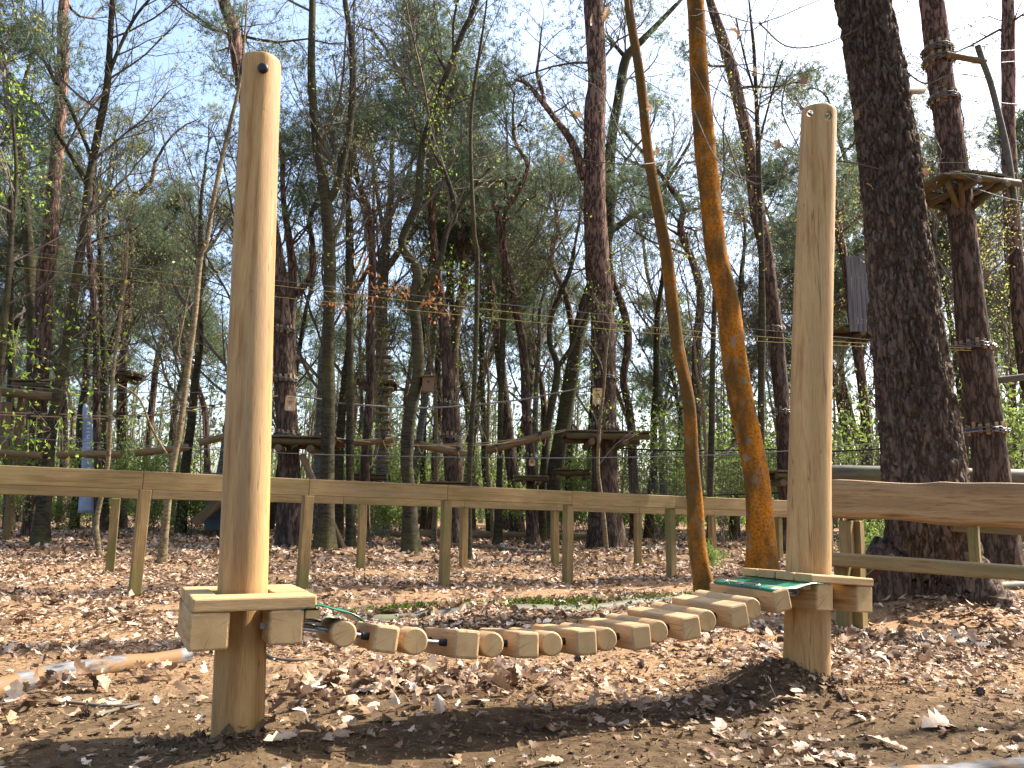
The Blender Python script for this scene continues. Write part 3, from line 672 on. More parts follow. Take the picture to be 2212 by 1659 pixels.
# ------------------------------------------------------------------ double rail fence behind the bridge
def line_d(x, k):     # depth of the front (0) and back (1) rail at pixel column x
    a, b = ((-3.65, 7.7), (2.26, 11.3)) if k == 0 else ((-5.2, 10.2), (5.2, 15.5))
    p = base_at(x, 10.0); t = (x - 1106) / FPX            # X = t * Y approx
    r = ray(x, 1100); q = r.x / r.y; dx, dy = b[0] - a[0], b[1] - a[1]
    s = (q * a[1] - a[0]) / (dx - q * dy); return a[1] + s * dy
def fence(label, k, tops, posts, joints, hgt, th, postw, material):
    root = thing('rail_fence', label, 'fence', (0, line_d(1106, k), 0), 'rail fences')
    xs = np.array([t[0] for t in tops]); ys = np.array([t[1] for t in tops])
    J = [P(x, float(np.interp(x, xs, ys)), line_d(x, k)) for x in joints]
    for a, b in zip(J[:-1], J[1:]):
        d = b - a; L = d.length; d0 = d.normalized(); s = Vector((-d0.y, d0.x, 0)).normalized(); u = d0.cross(s)
        bx('rail', material, root, (a + b) / 2 - u * hgt / 2, [d0, s, u], (L / 2 - .003, th / 2, hgt / 2), .007, M['beam_end'])
    for x in posts:
        d = line_d(x, k) + .05; g = base_at(x, d); zt = P(x, float(np.interp(x, xs, ys)), line_d(x, k)).z - hgt - .002
        y0 = g.z - .25; c = Vector((g.x, g.y, (zt + y0) / 2)); a = math.atan2(*( (J[-1] - J[0]).yx)) + random.uniform(-.05, .05)
        ax = yaw_axes(a); lean = random.uniform(-.012, .012)
        bx('post', M['fpost'], root, c, [(lean, 0, 1), ax[1], ax[0]], ((zt - y0) / 2, postw / 2, postw / 2), .006)
    return root
random.seed(5)
fence('nearer long rail of wide planks on square posts behind the bridge', 0, [(-160, 998), (0, 1005), (310, 1018), (667, 1035), (965, 1048), (1233, 1061), (1457, 1071), (1720, 1082)],
      [-60, 291, 652, 959, 1226, 1450, 1660], [-160, 310, 667, 965, 1233, 1457, 1720], .175, .06, .105, M['rail'])
fence('farther long rail running parallel behind the nearer one', 1, [(-200, 1026), (0, 1035), (235, 1044), (778, 1062), (1106, 1075), (1378, 1086), (1700, 1097)],
      [-90, 236, 524, 778, 1000, 1198, 1378, 1540, 1684], [-200, 330, 742, 1003, 1200, 1380, 1540, 1700], .185, .05, .105, M['rail'])

# ------------------------------------------------------------------ live-edge bench at the right
def bench():
    root = thing('live_edge_bench', 'high bench with live-edge slab above a seat beam before the big pine', 'bench', base_at(1990, 6.5))
    a = P(1770, 1037, 7.05); b = P(2330, 1049, 5.85); d = (b - a); L = d.length; d0 = Vector((d.x, d.y, 0)).normalized(); s = Vector((-d0.y, d0.x, 0))
    n = 46; V = []; H = .315
    for i in range(n):
        t = i / (n - 1); p = a * (1 - t) + b * t; w = .010 * math.sin(t * 9 + 1) + .014 * math.exp(-((t - .52) / .055) ** 2); w2 = .008 * math.sin(t * 7) + .007 * math.sin(t * 17 + 2)
        top = p.z + w; bot = p.z - H + w2 - .01
        prof = [(-.075, top - .035), (-.06, top - .006), (.0, top), (.06, top - .008), (.075, top - .04), (.075, bot + .04), (.05, bot + .006), (-.035, bot), (-.066, bot + .02), (-.078, bot + .055)]
        for q, z in prof: V.append((p.x + s.x * q, p.y + s.y * q, z))
    m = 10; F = [(i * m + j, i * m + (j + 1) % m, (i + 1) * m + (j + 1) % m, (i + 1) * m + j) for i in range(n - 1) for j in range(m)]
    mb = MB(); mb.add(V, F); mb.add(V[:m], [tuple(range(m))[::-1]], 1); mb.add(V[-m:], [tuple(range(m))], 1)
    org = (a + b) / 2; o = mb.build('slab', [M['slab'], M['beam_end']], None, origin=org)
    rot = Matrix((d0, s, Vector((0, 0, 1)))).transposed()
    o.data.transform(rot.inverted().to_4x4()); o.parent = root; o.matrix_local = Matrix.Translation(org - root.location) @ rot.to_4x4(); o["label"] = 'thick live-edge slab with dark heartwood swirls'
    c1 = P(1770, 1193, 6.62); c2 = P(2330, 1233, 5.6); d = (c2 - c1); e0 = d.normalized(); e1 = Vector((-e0.y, e0.x, 0)).normalized(); e2 = e0.cross(e1)
    bx('seat_beam', M['rail'], root, (c1 + c2) / 2 - e2 * .05 + e1 * .09, [e0, e1, e2], (d.length / 2, .12, .05), .012, M['beam_end'])
    def leg(x, dd, w, zt, dep, mat_='fpost', z0=None, y=None):
        g = base_at(x, dd); zb = g.z - .2 if z0 is None else z0; ax = yaw_axes(math.atan2(d0.y, d0.x))
        bx('leg', M[mat_], root, (g.x, g.y, (zt + zb) / 2), [(0, 0, 1), ax[0], ax[1]], ((zt - zb) / 2, w / 2, dep / 2), .006, M['beam_end'])
    zs = P(1837, 1125, 6.9).z; zseat = c1.z - .105
    leg(1838, 6.95, .10, zs, .09); leg(1862, 7.0, .085, zs, .12)
    leg(1828, 6.72, .11, zseat - .004, .15); leg(1860, 6.74, .075, zseat - .012, .14)
    leg(2119, 6.32, .075, P(2119, 1131, 6.25).z, .08, 'fpost', z0=P(2119, 1222, 6.1).z); leg(2300, 5.8, .1, P(2300, 1140, 5.95).z, .1); leg(2300, 5.62, .1, c2.z - .11, .1)
    g = P(1868, 1256, 6.8); h = P(1920, 1213, 6.75); e = (h - g).normalized(); f = Vector((-e.y, e.x, 0)).normalized()
    bx('brace', M['darkred'], root, (g + h) / 2, [e, f, e.cross(f)], ((h - g).length / 2 + .06, .02, .03), .004)
    # rear stretchers seen below the slab
    g = P(2060, 1138, 7.3); h = P(2330, 1150, 6.6); e = (h - g).normalized(); f = Vector((-e.y, e.x, 0)).normalized()
    bx('stretcher', M['oldwood'], root, (g + h) / 2, [e, f, e.cross(f)], ((h - g).length / 2, .03, .045), .006)
bench()

# ------------------------------------------------------------------ logs and loose things on the ground
def ground_log(name, label, cat, pa, pb, r0, r1, material, sink=.25, n=16, bow=.02, group=None, endm='old_end'):
    a, b = G(*pa) if len(pa) == 2 else Vector(pa), G(*pb) if len(pb) == 2 else Vector(pb)
    rs = random.Random(name + label); A = []; m = 22
    side = Vector((-(b - a).y, (b - a).x, 0)).normalized()
    for i in range(m):
        t = i / (m - 1); p = a * (1 - t) + b * t + side * bow * math.sin(t * math.pi * rs.uniform(.98, 1.02)) + side * rs.uniform(-.004, .004)
        r = (r0 * (1 - t) + r1 * t) * rs.uniform(.95, 1.05); A.append((p.x, p.y, gzf(p.x, p.y) + r * (1 - sink), r))
    mb = MB(); tube(mb, A, n=n, mic=1)
    mid = (a + b) / 2; o = mb.build(name, [material, M[endm]], None, smooth=True, origin=(mid.x, mid.y, gzf(mid.x, mid.y)))
    # grain along local X
    ang = math.atan2((b - a).y, (b - a).x); o.data.transform(Matrix.Rotation(-ang, 4, 'Z')); o.rotation_euler[2] = ang
    return tag(o, label, cat, group)
ground_log('birch_log', 'fallen birch log with peeling white bark and orange rotten wood by the left post', 'log', (-60, 1525), (402, 1428), .052, .045, M['birch'], .35)
ground_log('birch_log', 'smooth grey birch log lying on bare sandy soil near big lobed leaves', 'log', (1870, 1705), (2420, 1632), .042, .045, M['birch'], .4)
ground_log('fallen_log', 'long barkless fallen log reaching the foot of the platform pine', 'log', (842, 1163), (1278, 1168), .15, .14, M['oldlog'], .3)
ground_log('fallen_log', 'thin reddish fallen branch lying in front of the long barkless log', 'log', (842, 1172), (1070, 1190), .075, .06, M['oldlog'], .3)
ground_log('fallen_log', 'short grey broken pole at the end of the thin reddish branch', 'log', (1075, 1190), (1190, 1202), .06, .05, M['greylog'], .3)
ground_log('mossy_log', 'low mossy half-buried log behind the bridge', 'log', (600, 1346), (1010, 1325), .06, .075, M['greylog'], 1.2)
ground_log('mossy_log', 'mossy grey log end near the foot of the thin orange tree', 'log', (1110, 1322), (1660, 1288), .075, .06, M['greylog'], 1.15)
ground_log('fallen_log', 'grey log lying beside the foot of the big pine', 'log', (2062, 1282), (2330, 1270), .06, .06, M['greylog'], .35)
ground_log('fallen_log', 'dark fallen log on the leaves behind the left post', 'log', (395, 1152), (560, 1162), .10, .1, M['oldlog'], .3)
ground_log('fallen_log', 'pale fallen pole far back at the left among the leaves', 'log', (-40, 1141), (150, 1128), .09, .08, M['oldlog'], .3)
ground_log('fallen_log', 'thin dead pole on the leaves between the orange trees and the far rail', 'log', (1330, 1190), (1475, 1180), .05, .04, M['greylog'], .3)
def stick(label, pts, r, material='twig_grey'):
    Q = [G(*p) for p in pts]; rs = random.Random(label)
    A = [(p.x, p.y, p.z + r * rs.uniform(.9, 2.2), r * (1 - .5 * i / len(Q))) for i, p in enumerate(Q)]
    mb = MB(); tube(mb, smooth_path(A, 14), n=6); o = mb.build('stick', M[material], None, smooth=True, origin=Q[0]); tag(o, label, 'stick', 'loose sticks')
stick('bent grey stick on the leaves beside the left post foot', [(571, 1408), (590, 1425), (640, 1432), (675, 1430)], .010)
stick('dark straight stick near the peeling birch log', [(130, 1520), (230, 1532), (300, 1528)], .007, 'twig')
stick('pale crooked stick beside the left post', [(205, 1553), (250, 1540), (300, 1528)], .008)
stick('short curled root on the soil mound of the right post', [(1575, 1527), (1585, 1512), (1602, 1505)], .008)
stick('long thin dark stick on the leaves beyond the big pine roots', [(2060, 1410), (2130, 1420), (2212, 1438)], .006, 'twig')
stick('thin forked twig lying on the shaded soil', [(1640, 1430), (1662, 1480), (1690, 1540)], .004, 'twig')
stick('short grey stick in the dark shade under the bridge', [(668, 1498), (700, 1503), (745, 1512)], .011)
stick('thin pale stick on the bare soil near the birch log', [(1780, 1455), (1850, 1448), (1900, 1455)], .006)

def moss():
    rng = np.random.default_rng(5); mb = MB(); pos = []
    for (x, y, rx, n) in [(900, 1327, .22, 700), (830, 1335, .15, 350), (1160, 1318, .2, 500), (1230, 1314, .2, 400), (1520, 1296, .25, 400), (1380, 1305, .2, 250)]:
        g = G(x, y); q = rng.normal(0, 1, (n, 2)) * [rx, .05]; px = g.x + q[:, 0]; py = g.y + q[:, 1] + .28 * q[:, 0]
        pos.append(np.stack([px, py, gz(px, py) + .045 + .05 * np.exp(-(q[:, 1] / .05) ** 2) * rng.uniform(.6, 1, n)], 1))
    pos = np.vstack(pos); scatter(mb, 'tri', pos, rng.uniform(.015, .04, len(pos)), rng, .9)
    tag(mb.build('moss', M['moss']), 'patches of green moss along the low logs', 'moss', kind='stuff')
moss()
def drift():
    rng = np.random.default_rng(15); mb = MB(); pos = []
    for (xa, ya, xb, yb, n, sp) in [(640, 1340, 1010, 1322, 260, .10), (1000, 1322, 1660, 1290, 420, .12), (-60, 1550, 400, 1455, 50, .07), (560, 1500, 1250, 1480, 260, .2), (1700, 1420, 2200, 1400, 200, .25)]:
        a, b = G(xa, ya), G(xb, yb); t = rng.uniform(0, 1, n); px = a.x + (b.x - a.x) * t + rng.normal(0, sp, n); py = a.y + (b.y - a.y) * t + rng.normal(0, sp, n); pos.append(np.stack([px, py, gz(px, py) + rng.uniform(.02, .075, n)], 1))
    pos = np.vstack(pos); scatter(mb, 'oak', pos, rng.uniform(.05, .12, len(pos)), rng, .5, .9, .5)
    tag(mb.build('leaf_drift', M['litter']), 'drifts of curled fallen leaves caught along the low logs', 'leaf litter', kind='stuff')
drift()
# big lobed leaves that stand out on the bare soil
BIG = [(2030, 1572, .17, .3, 'largest pale lobed leaf on bare soil near the grey birch log'), (1905, 1612, .145, 2.4, 'pale lobed leaf with ragged lobes between the largest leaf and the birch log'), (1555, 1590, .15, 1.2, 'shaded lobed leaf folded over a paler one on bare soil'),
       (1562, 1605, .12, 2.0, 'pale broken leaf lying under the folded lobed leaf'), (605, 1608, .12, .6, 'tan lobed leaf lying beside the foot of the left post'), (1700, 1520, .14, 3.0, 'long curled leaf in front of the right post'), (1720, 1503, .1, .9, 'curled upright leaf just behind the long curled one'),
       (1800, 1448, .13, 2.8, 'grey lobed leaf right beside the foot of the right post'), (1690, 1585, .07, 1.0, 'small dark red folded leaf on the bare soil'), (1840, 1500, .08, .2, 'small crumpled tan leaf at the end of a thin twig'), (790, 1497, .16, .3, 'broad white leaf lit at the edge of the bridge shadow'),
       (750, 1565, .11, 1.5, 'orange upright leaf in the shade under the bridge'), (1190, 1655, .1, .4, 'light tan leaf on the sunny soil in front of the bridge'), (1040, 1520, .11, 2.2, 'brown ragged leaf under the middle of the bridge')]
rngl = np.random.default_rng(21)
for (x, y, s, a, lab) in BIG:
    g = G(x, y); mb = MB(); scatter(mb, 'oak', np.array([[g.x, g.y, g.z + .022]]), np.array([s]), rngl, flat=(np.array([a]), rngl.normal(0, .12, 1), rngl.normal(.22, .10, 1)), curl=.3, fold=.16)
    o = mb.build('fallen_leaf', M['oakleaf'], origin=g); md = o.modifiers.new('thick', 'SOLIDIFY'); md.thickness = .0012; tag(o, lab, 'leaf', 'big fallen leaves')
def cone_mesh():
    mb = MB(); A = [(0, 0, -.001, .003)]
    m = 9
    for i in range(m):
        t = i / (m - 1); r = .022 * math.sin(math.pi * (.18 + .78 * t)) ** .8; A.append((0, 0, .003 + .046 * t, r * .82)); A.append((0, 0, .0055 + .046 * t, r * 1.12))
    tube(mb, A, n=10, disp=lambda th, C, R: R[:, None] * .16 * np.sign(np.sin(th * 5 + C[:, 2:3] * 400)))
    return mb
cone0 = None; rs = random.Random(4)
CONES = [(170, 1557), (975, 1411), (722, 1382), (560, 1390), (1540, 1432), (1665, 1480), (1810, 1478), (1730, 1390), (1650, 1372), (1690, 1385), (2040, 1440), (1920, 1428), (1990, 1420), (1880, 1405), (2100, 1395), (1240, 1432), (1380, 1440), (905, 1520), (1450, 1555), (1160, 1580), (1090, 1450), (1585, 1500), (2120, 1505), (1950, 1480)]
for (x, y) in CONES:
    g = G(x, y)
    if cone0 is None: o = cone_mesh().build('pine_cone', M['cone'], smooth=False); cone0 = o
    else: o = cone0.copy(); COL.objects.link(o)
    o.location = (g.x, g.y, g.z + .016); o.rotation_euler = (rs.uniform(1.2, 1.8), rs.uniform(-.3, .3), rs.uniform(0, 6.28)); s = rs.uniform(.8, 1.15); o.scale = (s, s, s)
    tag(o, 'dark open pine cone lying among the fallen leaves', 'pine cone', 'pine cones on the ground')

# ------------------------------------------------------------------ trees
def rvec(rg): return Vector((rg.gauss(0, 1), rg.gauss(0, 1), rg.gauss(0, 1)))
class Style:
    def __init__(s, n, kids, ratio, crook, up, ang, maxlev, rmin): s.n = n; s.kids = kids; s.ratio = ratio; s.crook = crook; s.up = up; s.ang = ang; s.maxlev = maxlev; s.rmin = rmin
DEC = Style([7, 5, 4, 3], [1.2, 1.15, .65], [.62, .6, .6], [.11, .15, .17, .2], [.10, .07, .05, .04], (.45, .85), 3, .0028)
DECL = Style([6, 4, 3], [1.2, 1.1], [.6, .6], [.12, .16, .18], [.10, .07, .05], (.45, .85), 2, .004)
PINE = Style([6, 4, 3], [1.3, 1.3], [.55, .55], [.30, .30, .3], [.06, .10, .10], (.6, 1.1), 2, .004)
def grow(S, T, p, d, L, r, lev, rg, st):
    n = st.n[lev]; step = L / n
    for i in range(n):
        d = (d + rvec(rg) * st.crook[lev] + Vector((0, 0, st.up[lev]))).normalized()
        q = p + d * step * rg.uniform(.75, 1.25); r2 = max(r * (1 - .78 / n), st.rmin)
        S.append((*p, *q, r, r2))
        if lev < st.maxlev and i > 0:
            k = st.kids[lev]; k = int(k) + (rg.random() < k - int(k))
            for _ in range(k):
                a = rg.uniform(*st.ang); w = d.cross(rvec(rg)).normalized(); cd = (d * math.cos(a) + w * math.sin(a)).normalized()
                grow(S, T, q, cd, L * st.ratio[lev] * (1 - .45 * i / n) * rg.uniform(.7, 1.2), max(r2 * .6, st.rmin), lev + 1, rg, st)
        p, r = q, r2
    T.append((*p, *d))
def needles(mb, T, rng, per=3, k=13, ln=.13, wd=.011, spread=.22, mi=0):
    T = np.asarray(T)
    if not len(T): return
    c = np.repeat(T[:, :3], per, 0) + rng.normal(0, spread, (len(T) * per, 3)) * [1, 1, .55]; dr = np.repeat(T[:, 3:], per, 0)
    n = len(c); c = np.repeat(c, k, 0); d = np.repeat(dr, k, 0) * .5 + rng.normal(0, .75, (n * k, 3)); d[:, 2] += .25; d /= np.linalg.norm(d, axis=1)[:, None]
    w = np.cross(d, rng.normal(0, 1, d.shape)); w /= np.linalg.norm(w, axis=1)[:, None] + 1e-9
    L = ln * rng.uniform(.7, 1.3, (len(c), 1)); b = c + rng.normal(0, .025, c.shape)
    V = np.stack([b - w * wd / 2, b + w * wd / 2, b + d * L], 1).reshape(-1, 3)
    mb.add(V, np.arange(len(V)).reshape(-1, 3), mi)
def leaflets(mb, c, rng, size=.045, mi=0):
    n = len(c); scatter(mb, 'tri', c, rng.uniform(.7, 1.4, n) * size, rng, 1.0, mi=mi)

HERO = {}
def hero(key, name, label, kind, d, pts, limbs=(), ext=0.0, auto=None, sides=14, group=None, dispf=None, rings=None, seed=None, buds=0, flare=1.35, twigmat=None, leanY=0.0):
    """pts: (x px, y px or None at the ground, width px) from the root up; limbs likewise with optional width"""
    rg = random.Random(seed if seed is not None else sum(map(ord, key))); rng = np.random.default_rng(rg.randint(0, 9999))
    b = base_at(pts[0][0], d); A = []
    r0 = rad(pts[0][2], d)
    A.append((b.x, b.y, b.z - .25, r0 * flare * 1.15)); A.append((b.x, b.y, b.z + .02, r0 * flare))
    for i, (x, y, w) in enumerate(pts):
        if y is None: continue
        p = P(x, y, d + leanY * (1103 - y) / 1103.0); 
        if p.z < b.z + .12: continue
        A.append((p.x, p.y, p.z, rad(w, d)))
    if len(A) > 2 and A[2][2] - b.z > .8:
        a2 = A[2]; t = .35 / (a2[2] - b.z); A.insert(2, (b.x + (a2[0] - b.x) * t, b.y + (a2[1] - b.y) * t, b.z + .35, r0 * 1.03))
    if ext > 0:
        u = np.array(A[-1][:3]) - np.array(A[-2][:3]); u /= np.linalg.norm(u); u = u + [0, 0, .6]; u /= np.linalg.norm(u); e = np.array(A[-1][:3]); r = A[-1][3]
        for k in range(1, 4): 
            u = u + np.array(rvec(rg)) * .05; u /= np.linalg.norm(u); e = e + u * ext / 3; A.append((*e, r * (1 - .27 * k)))
    path = smooth_path(A, rings or max(30, int(len(A) * 5)))
    root = thing(name, label, 'tree', b, group)
    mb = MB(); tm = {'pine': 'pine', 'bigpine': 'bigpine', 'decid': 'decid', 'orange': 'orange', 'orange2': 'orange2', 'grey': 'greydecid', 'sapling': 'sapling'}[kind]
    def dsp(th, C, R):
        z = C[:, 2:3]; f = np.exp(-np.clip(z - b.z, 0, 9) / .22)
        return R[:, None] * (.05 * np.sin(2 * th + z * 1.7 + b.x) + .035 * np.sin(3 * th - z * 2.9 + b.y) + .02 * np.sin(5 * th + z * 6) + f * .16 * np.sin(5 * th + b.x * 3))
    tube(mb, path, n=sides, disp=dispf or dsp); S = []; T = []
    mb.build('trunk', M[tm], root, smooth=True)
    lp_ = []
    for lm in limbs:
        Q = []
        for (x, y, w, *dd) in lm:
            p = P(x, y, d + (dd[0] if dd else 0)); Q.append((p.x, p.y, p.z, rad(w, d)))
        lp_.append(smooth_path(Q, max(12, len(Q) * 5)))
        mbl = MB(); tube(mbl, lp_[-1], n=8); mbl.build('limb', M[tm], root, smooth=True)
    st = PINE if kind in ('pine', 'bigpine') else DEC
    if auto:      # (count on trunk, lowest height, limb length, count per drawn limb)
        cnt, zlo, L0, per = auto
        zz = path[:, 2]; cand = np.where(zz > b.z + zlo)[0]
        for k in range(cnt):
            if not len(cand): break
            i = rg.choice(list(cand)); p = Vector(path[i, :3]); a = rg.uniform(0, 6.283); el = rg.uniform(.15, .9)
            dv = Vector((math.cos(a) * math.cos(el), math.sin(a) * math.cos(el), math.sin(el)))
            grow(S, T, p, dv, L0 * rg.uniform(.6, 1.25), min(path[i, 3] * .45, .05), 0 if L0 > 1.6 else 1, rg, st)
        ends = [path] + lp_ if ext > 0 else lp_
        for q in lp_:
            for k in range(per):
                i = rg.randint(len(q) // 4, len(q) - 1); dv = Vector(q[min(i + 1, len(q) - 1), :3] - q[max(i - 1, 0), :3]).normalized(); dv = (dv + rvec(rg) * .55 + Vector((0, 0, .2))).normalized()
                grow(S, T, Vector(q[i, :3]), dv, L0 * rg.uniform(.45, .9), min(q[i, 3] * .6, .03), 1, rg, st)
        if cnt or lp_:
            q = path; grow(S, T, Vector(q[-1, :3]), Vector(q[-1, :3] - q[-2, :3]).normalized(), L0, q[-1, 3], 0, rg, st)
    if S:
        mbs = MB(); segs(mbs, S, 3); mbs.build('branches', M[twigmat or ('twig_pine' if kind in ('pine', 'bigpine') else 'twig')], root)['kind'] = 'stuff'
        if kind in ('pine', 'bigpine'):
            mbn = MB(); needles(mbn, T, rng, 6, 9, .14, .018); mbn.build('crown', M['needle'], root)
        elif buds and T:
            T = np.array(T); k = rng.uniform(0, 1, len(T)) < buds; c = T[k][:, :3]
            if len(c): mbn = MB(); leaflets(mbn, np.repeat(c, 2, 0) + rng.normal(0, .06, (len(c) * 2, 3)), rng, .05); mbn.build('crown', M['bud'], root)
    HERO[key] = dict(path=path, root=root, base=b, d=d)
    return root
def at_z(key, z):
    p = HERO[key]['path']; return np.array([np.interp(z, p[:, 2], p[:, i]) for i in range(4)])

# the big pine: every plate of bark in relief
def big_disp(scale_u, scale_v, depth, seed, bz, fl=1.0):
    def f(th, C, R):
        per = scale_u
        z = np.repeat(C[:, 2:3], th.shape[1], 1)
        u = th / (2 * np.pi) * per + .55 * np.sin(z * 4.1 + th * 2) + .3 * np.sin(z * 11 + th * 5) + .15 * np.sin(z * 23 - th * 9); v = z * scale_v + .5 * np.sin(th * 7 + z * 2) + .3 * np.sin(th * 17 - z * 5)
        f1, f2, hid = worley(u, v, seed, int(per)); e = np.clip((f2 - f1) / .4, 0, 1)
        f1b, f2b, h2 = worley(u * 2, v * 3.4, seed + 5, int(per * 2)); e2 = np.clip((f2b - f1b) / .25, 0, 1)
        flare = np.exp(-np.clip(z - bz, 0, 9) / .30)
        roots = np.maximum(0, np.sin(th * 4 + 1.0 + .8 * np.sin(th))) ** 1.3
        return depth * (e ** .6 * (.65 + .5 * hid) + .35 * e2) - depth * .5 + R[:, None] * (.03 * np.sin(2 * th + z) + flare * fl * (roots * 1.1 - .25))
    return f
bz = base_at(2015, 7.8).z
hero('T1', 'pine_tree', 'massive pine with deeply furrowed bark and flared roots behind the bench', 'bigpine', 7.8,
     [(2015, None, 190), (2016, 1239, 176), (1998, 1036, 152), (1971, 820, 134), (1941, 553, 121), (1919, 333, 114), (1895, 167, 112), (1864, 0, 104)], ext=9, auto=(8, 10.5, 2.2, 0), sides=150, rings=520, dispf=big_disp(23, 3.6, .06, 3.0, bz), flare=1.0)
hero('T2', 'pine_tree', 'slender leaning pine with chain collars and the high octagonal platform', 'pine', 13.0,
     [(2168, None, 80), (2142, 1020, 68), (2125, 886, 66), (2101, 720, 63), (2086, 553, 56), (2058, 333, 57), (2032, 167, 52), (2012, 0, 50)], ext=5, auto=(7, 10, 2.0, 0), sides=72, rings=260, dispf=big_disp(18, 3, .014, 9.0, 0, .3), flare=1.0)
hero('T3', 'pine_tree', 'thin dark pine behind the leaning platform pole at the right', 'pine', 19.0,
     [(2252, None, 40), (2232, 900, 37), (2208, 720, 34), (2194, 553, 31), (2180, 333, 30), (2177, 0, 27)], ext=4, auto=(6, 10, 2.0, 0))
hero('T4', 'pine_tree', 'stout straight pine with chains, pinned notice and log platform', 'pine', 20.0,
     [(1310, None, 74), (1309, 1100, 62), (1307, 1020, 53), (1305, 886, 52), (1304, 720, 51), (1290, 553, 51), (1284, 400, 48), (1285, 240, 50), (1290, 167, 42), (1281, 0, 43)],
     limbs=[[(1262, 385, 22), (1237, 310, 19), (1200, 258, 15), (1177, 227, 14), (1140, 182, 10), (1114, 172, 7)], [(1177, 227, 9), (1170, 190, 9), (1160, 160, 8), (1163, 130, 6), (1170, 60, 4)]], ext=4, auto=(8, 11, 2.2, 4), sides=64, rings=240, dispf=big_disp(17, 2.6, .015, 5.0, 0, .3), flare=1.0)
hero('T5', 'beech_tree', 'leaning olive trunk rising behind the stout platform pine', 'decid', 24.0,
     [(1172, None, 46), (1192, 1056, 37), (1222, 886, 32), (1250, 720, 31), (1285, 600, 28), (1314, 500, 26), (1318, 333, 24), (1338, 200, 22), (1354, 123, 20), (1391, 83, 16), (1461, 10, 10)],
     limbs=[[(1352, 125, 12), (1330, 100, 9), (1300, 70, 6)], [(1312, 505, 16), (1360, 470, 13), (1400, 440, 12), (1440, 390, 9), (1490, 310, 6)]], auto=(6, 9, 3.0, 5), buds=.4)
hero('T6', 'orange_tree', 'thick leaning trunk covered in bright orange algae beside the right post', 'orange', 11.5,
     [(1646, None, 66), (1644, 1180, 63), (1636, 1053, 56), (1621, 953, 53), (1598, 853, 52), (1583, 753, 51), (1572, 653, 51), (1548, 553, 50), (1538, 467, 48), (1525, 333, 46), (1510, 167, 43), (1502, 0, 41)],
     ext=6, auto=(9, 7.2, 3.0, 0), sides=40, rings=120, flare=1.12, buds=.3)
hero('T7', 'orange_tree', 'thin leaning trunk with patchy orange algae and rough bark', 'orange2', 8.9,
     [(1524, None, 40), (1516, 1239, 38), (1505, 1172, 37), (1502, 1086, 35), (1494, 986, 32), (1490, 886, 28), (1478, 820, 28), (1465, 753, 27), (1452, 653, 27), (1440, 553, 26), (1424, 467, 25), (1401, 333, 24), (1383, 167, 22), (1357, 0, 19)],
     ext=4, auto=(8, 5.6, 2.2, 0), sides=32, rings=140, flare=1.1, buds=.3)
hero('T8', 'pine_tree', 'leaning pine with chain collars just left of the right post', 'pine', 19.0,
     [(1704, None, 36), (1697, 1020, 33), (1690, 886, 32), (1675, 720, 32), (1655, 553, 32), (1638, 467, 31), (1620, 333, 29), (1600, 233, 28), (1566, 100, 26), (1533, 0, 20)], ext=4, auto=(7, 11, 2.0, 0), sides=30, rings=100)
hero('T9', 'pine_tree', 'pine with pinned notice and log platform behind the left post', 'pine', 18.0,
     [(626, None, 52), (626, 1053, 45), (620, 920, 45), (613, 787, 44), (603, 600, 33), (578, 450, 30), (548, 300, 28), (516, 150, 27), (505, 67, 27), (483, 0, 25)], ext=4, auto=(10, 10, 2.4, 0), sides=48, rings=180, dispf=big_disp(16, 2.6, .014, 7.0, 0, .3), flare=1.0)
hero('T9b', 'pine_tree', 'twisted reddish pine close behind the noticed pine at the left post', 'pine', 21.0,
     [(634, None, 26), (630, 900, 22), (630, 686, 19), (632, 600, 18), (625, 520, 16), (612, 430, 13), (610, 330, 10)],
     limbs=[[(632, 640, 15), (655, 620, 13), (672, 590, 13), (676, 530, 12), (668, 480, 11), (684, 430, 9), (690, 390, 6)]], auto=(9, 7, 2.2, 6))
hero('T10', 'beech_tree', 'dark trunk forking into two tall limbs right of the left post', 'decid', 17.0,
     [(700, None, 44), (707, 1020, 31), (709, 886, 28), (710, 720, 27), (712, 553, 27), (704, 435, 26), (690, 340, 21), (683, 300, 20), (673, 167, 18), (675, 0, 16)],
     limbs=[[(706, 440, 20), (728, 400, 19), (742, 340, 18), (755, 280, 17), (763, 170, 15), (758, 80, 14), (745, 0, 12), (740, -100, 9)]], ext=4, auto=(10, 6.5, 3.2, 6), buds=.4)
hero('T10b', 'beech_tree', 'slim straight trunk beside the forked dark tree', 'decid', 18.0, [(757, None, 20), (756, 1000, 17), (757, 800, 16), (755, 600, 14), (752, 450, 12), (760, 330, 9)], auto=(9, 5, 2.6, 0), buds=.4)
hero('T11', 'beech_tree', 'crooked S-shaped dark trunk with a second stem', 'decid', 16.0,
     [(887, None, 38), (883, 1050, 27), (879, 1000, 26), (884, 903, 27), (904, 803, 27), (901, 720, 25), (894, 653, 22), (901, 585, 20), (876, 545, 18), (868, 520, 18), (890, 465, 18), (904, 423, 18), (911, 333, 17), (934, 250, 17), (955, 190, 16), (970, 150, 15), (1000, 70, 13), (1027, 10, 11)],
     limbs=[[(903, 655, 16), (925, 610, 15), (951, 560, 14), (965, 500, 13), (984, 463, 12), (971, 400, 11), (950, 350, 10), (937, 333, 9), (920, 280, 7)], [(984, 463, 9), (1005, 430, 8), (1027, 400, 7), (1060, 360, 5)], [(965, 155, 8), (950, 130, 6), (938, 105, 4)]], ext=3, auto=(8, 6.5, 2.6, 5), buds=.4)
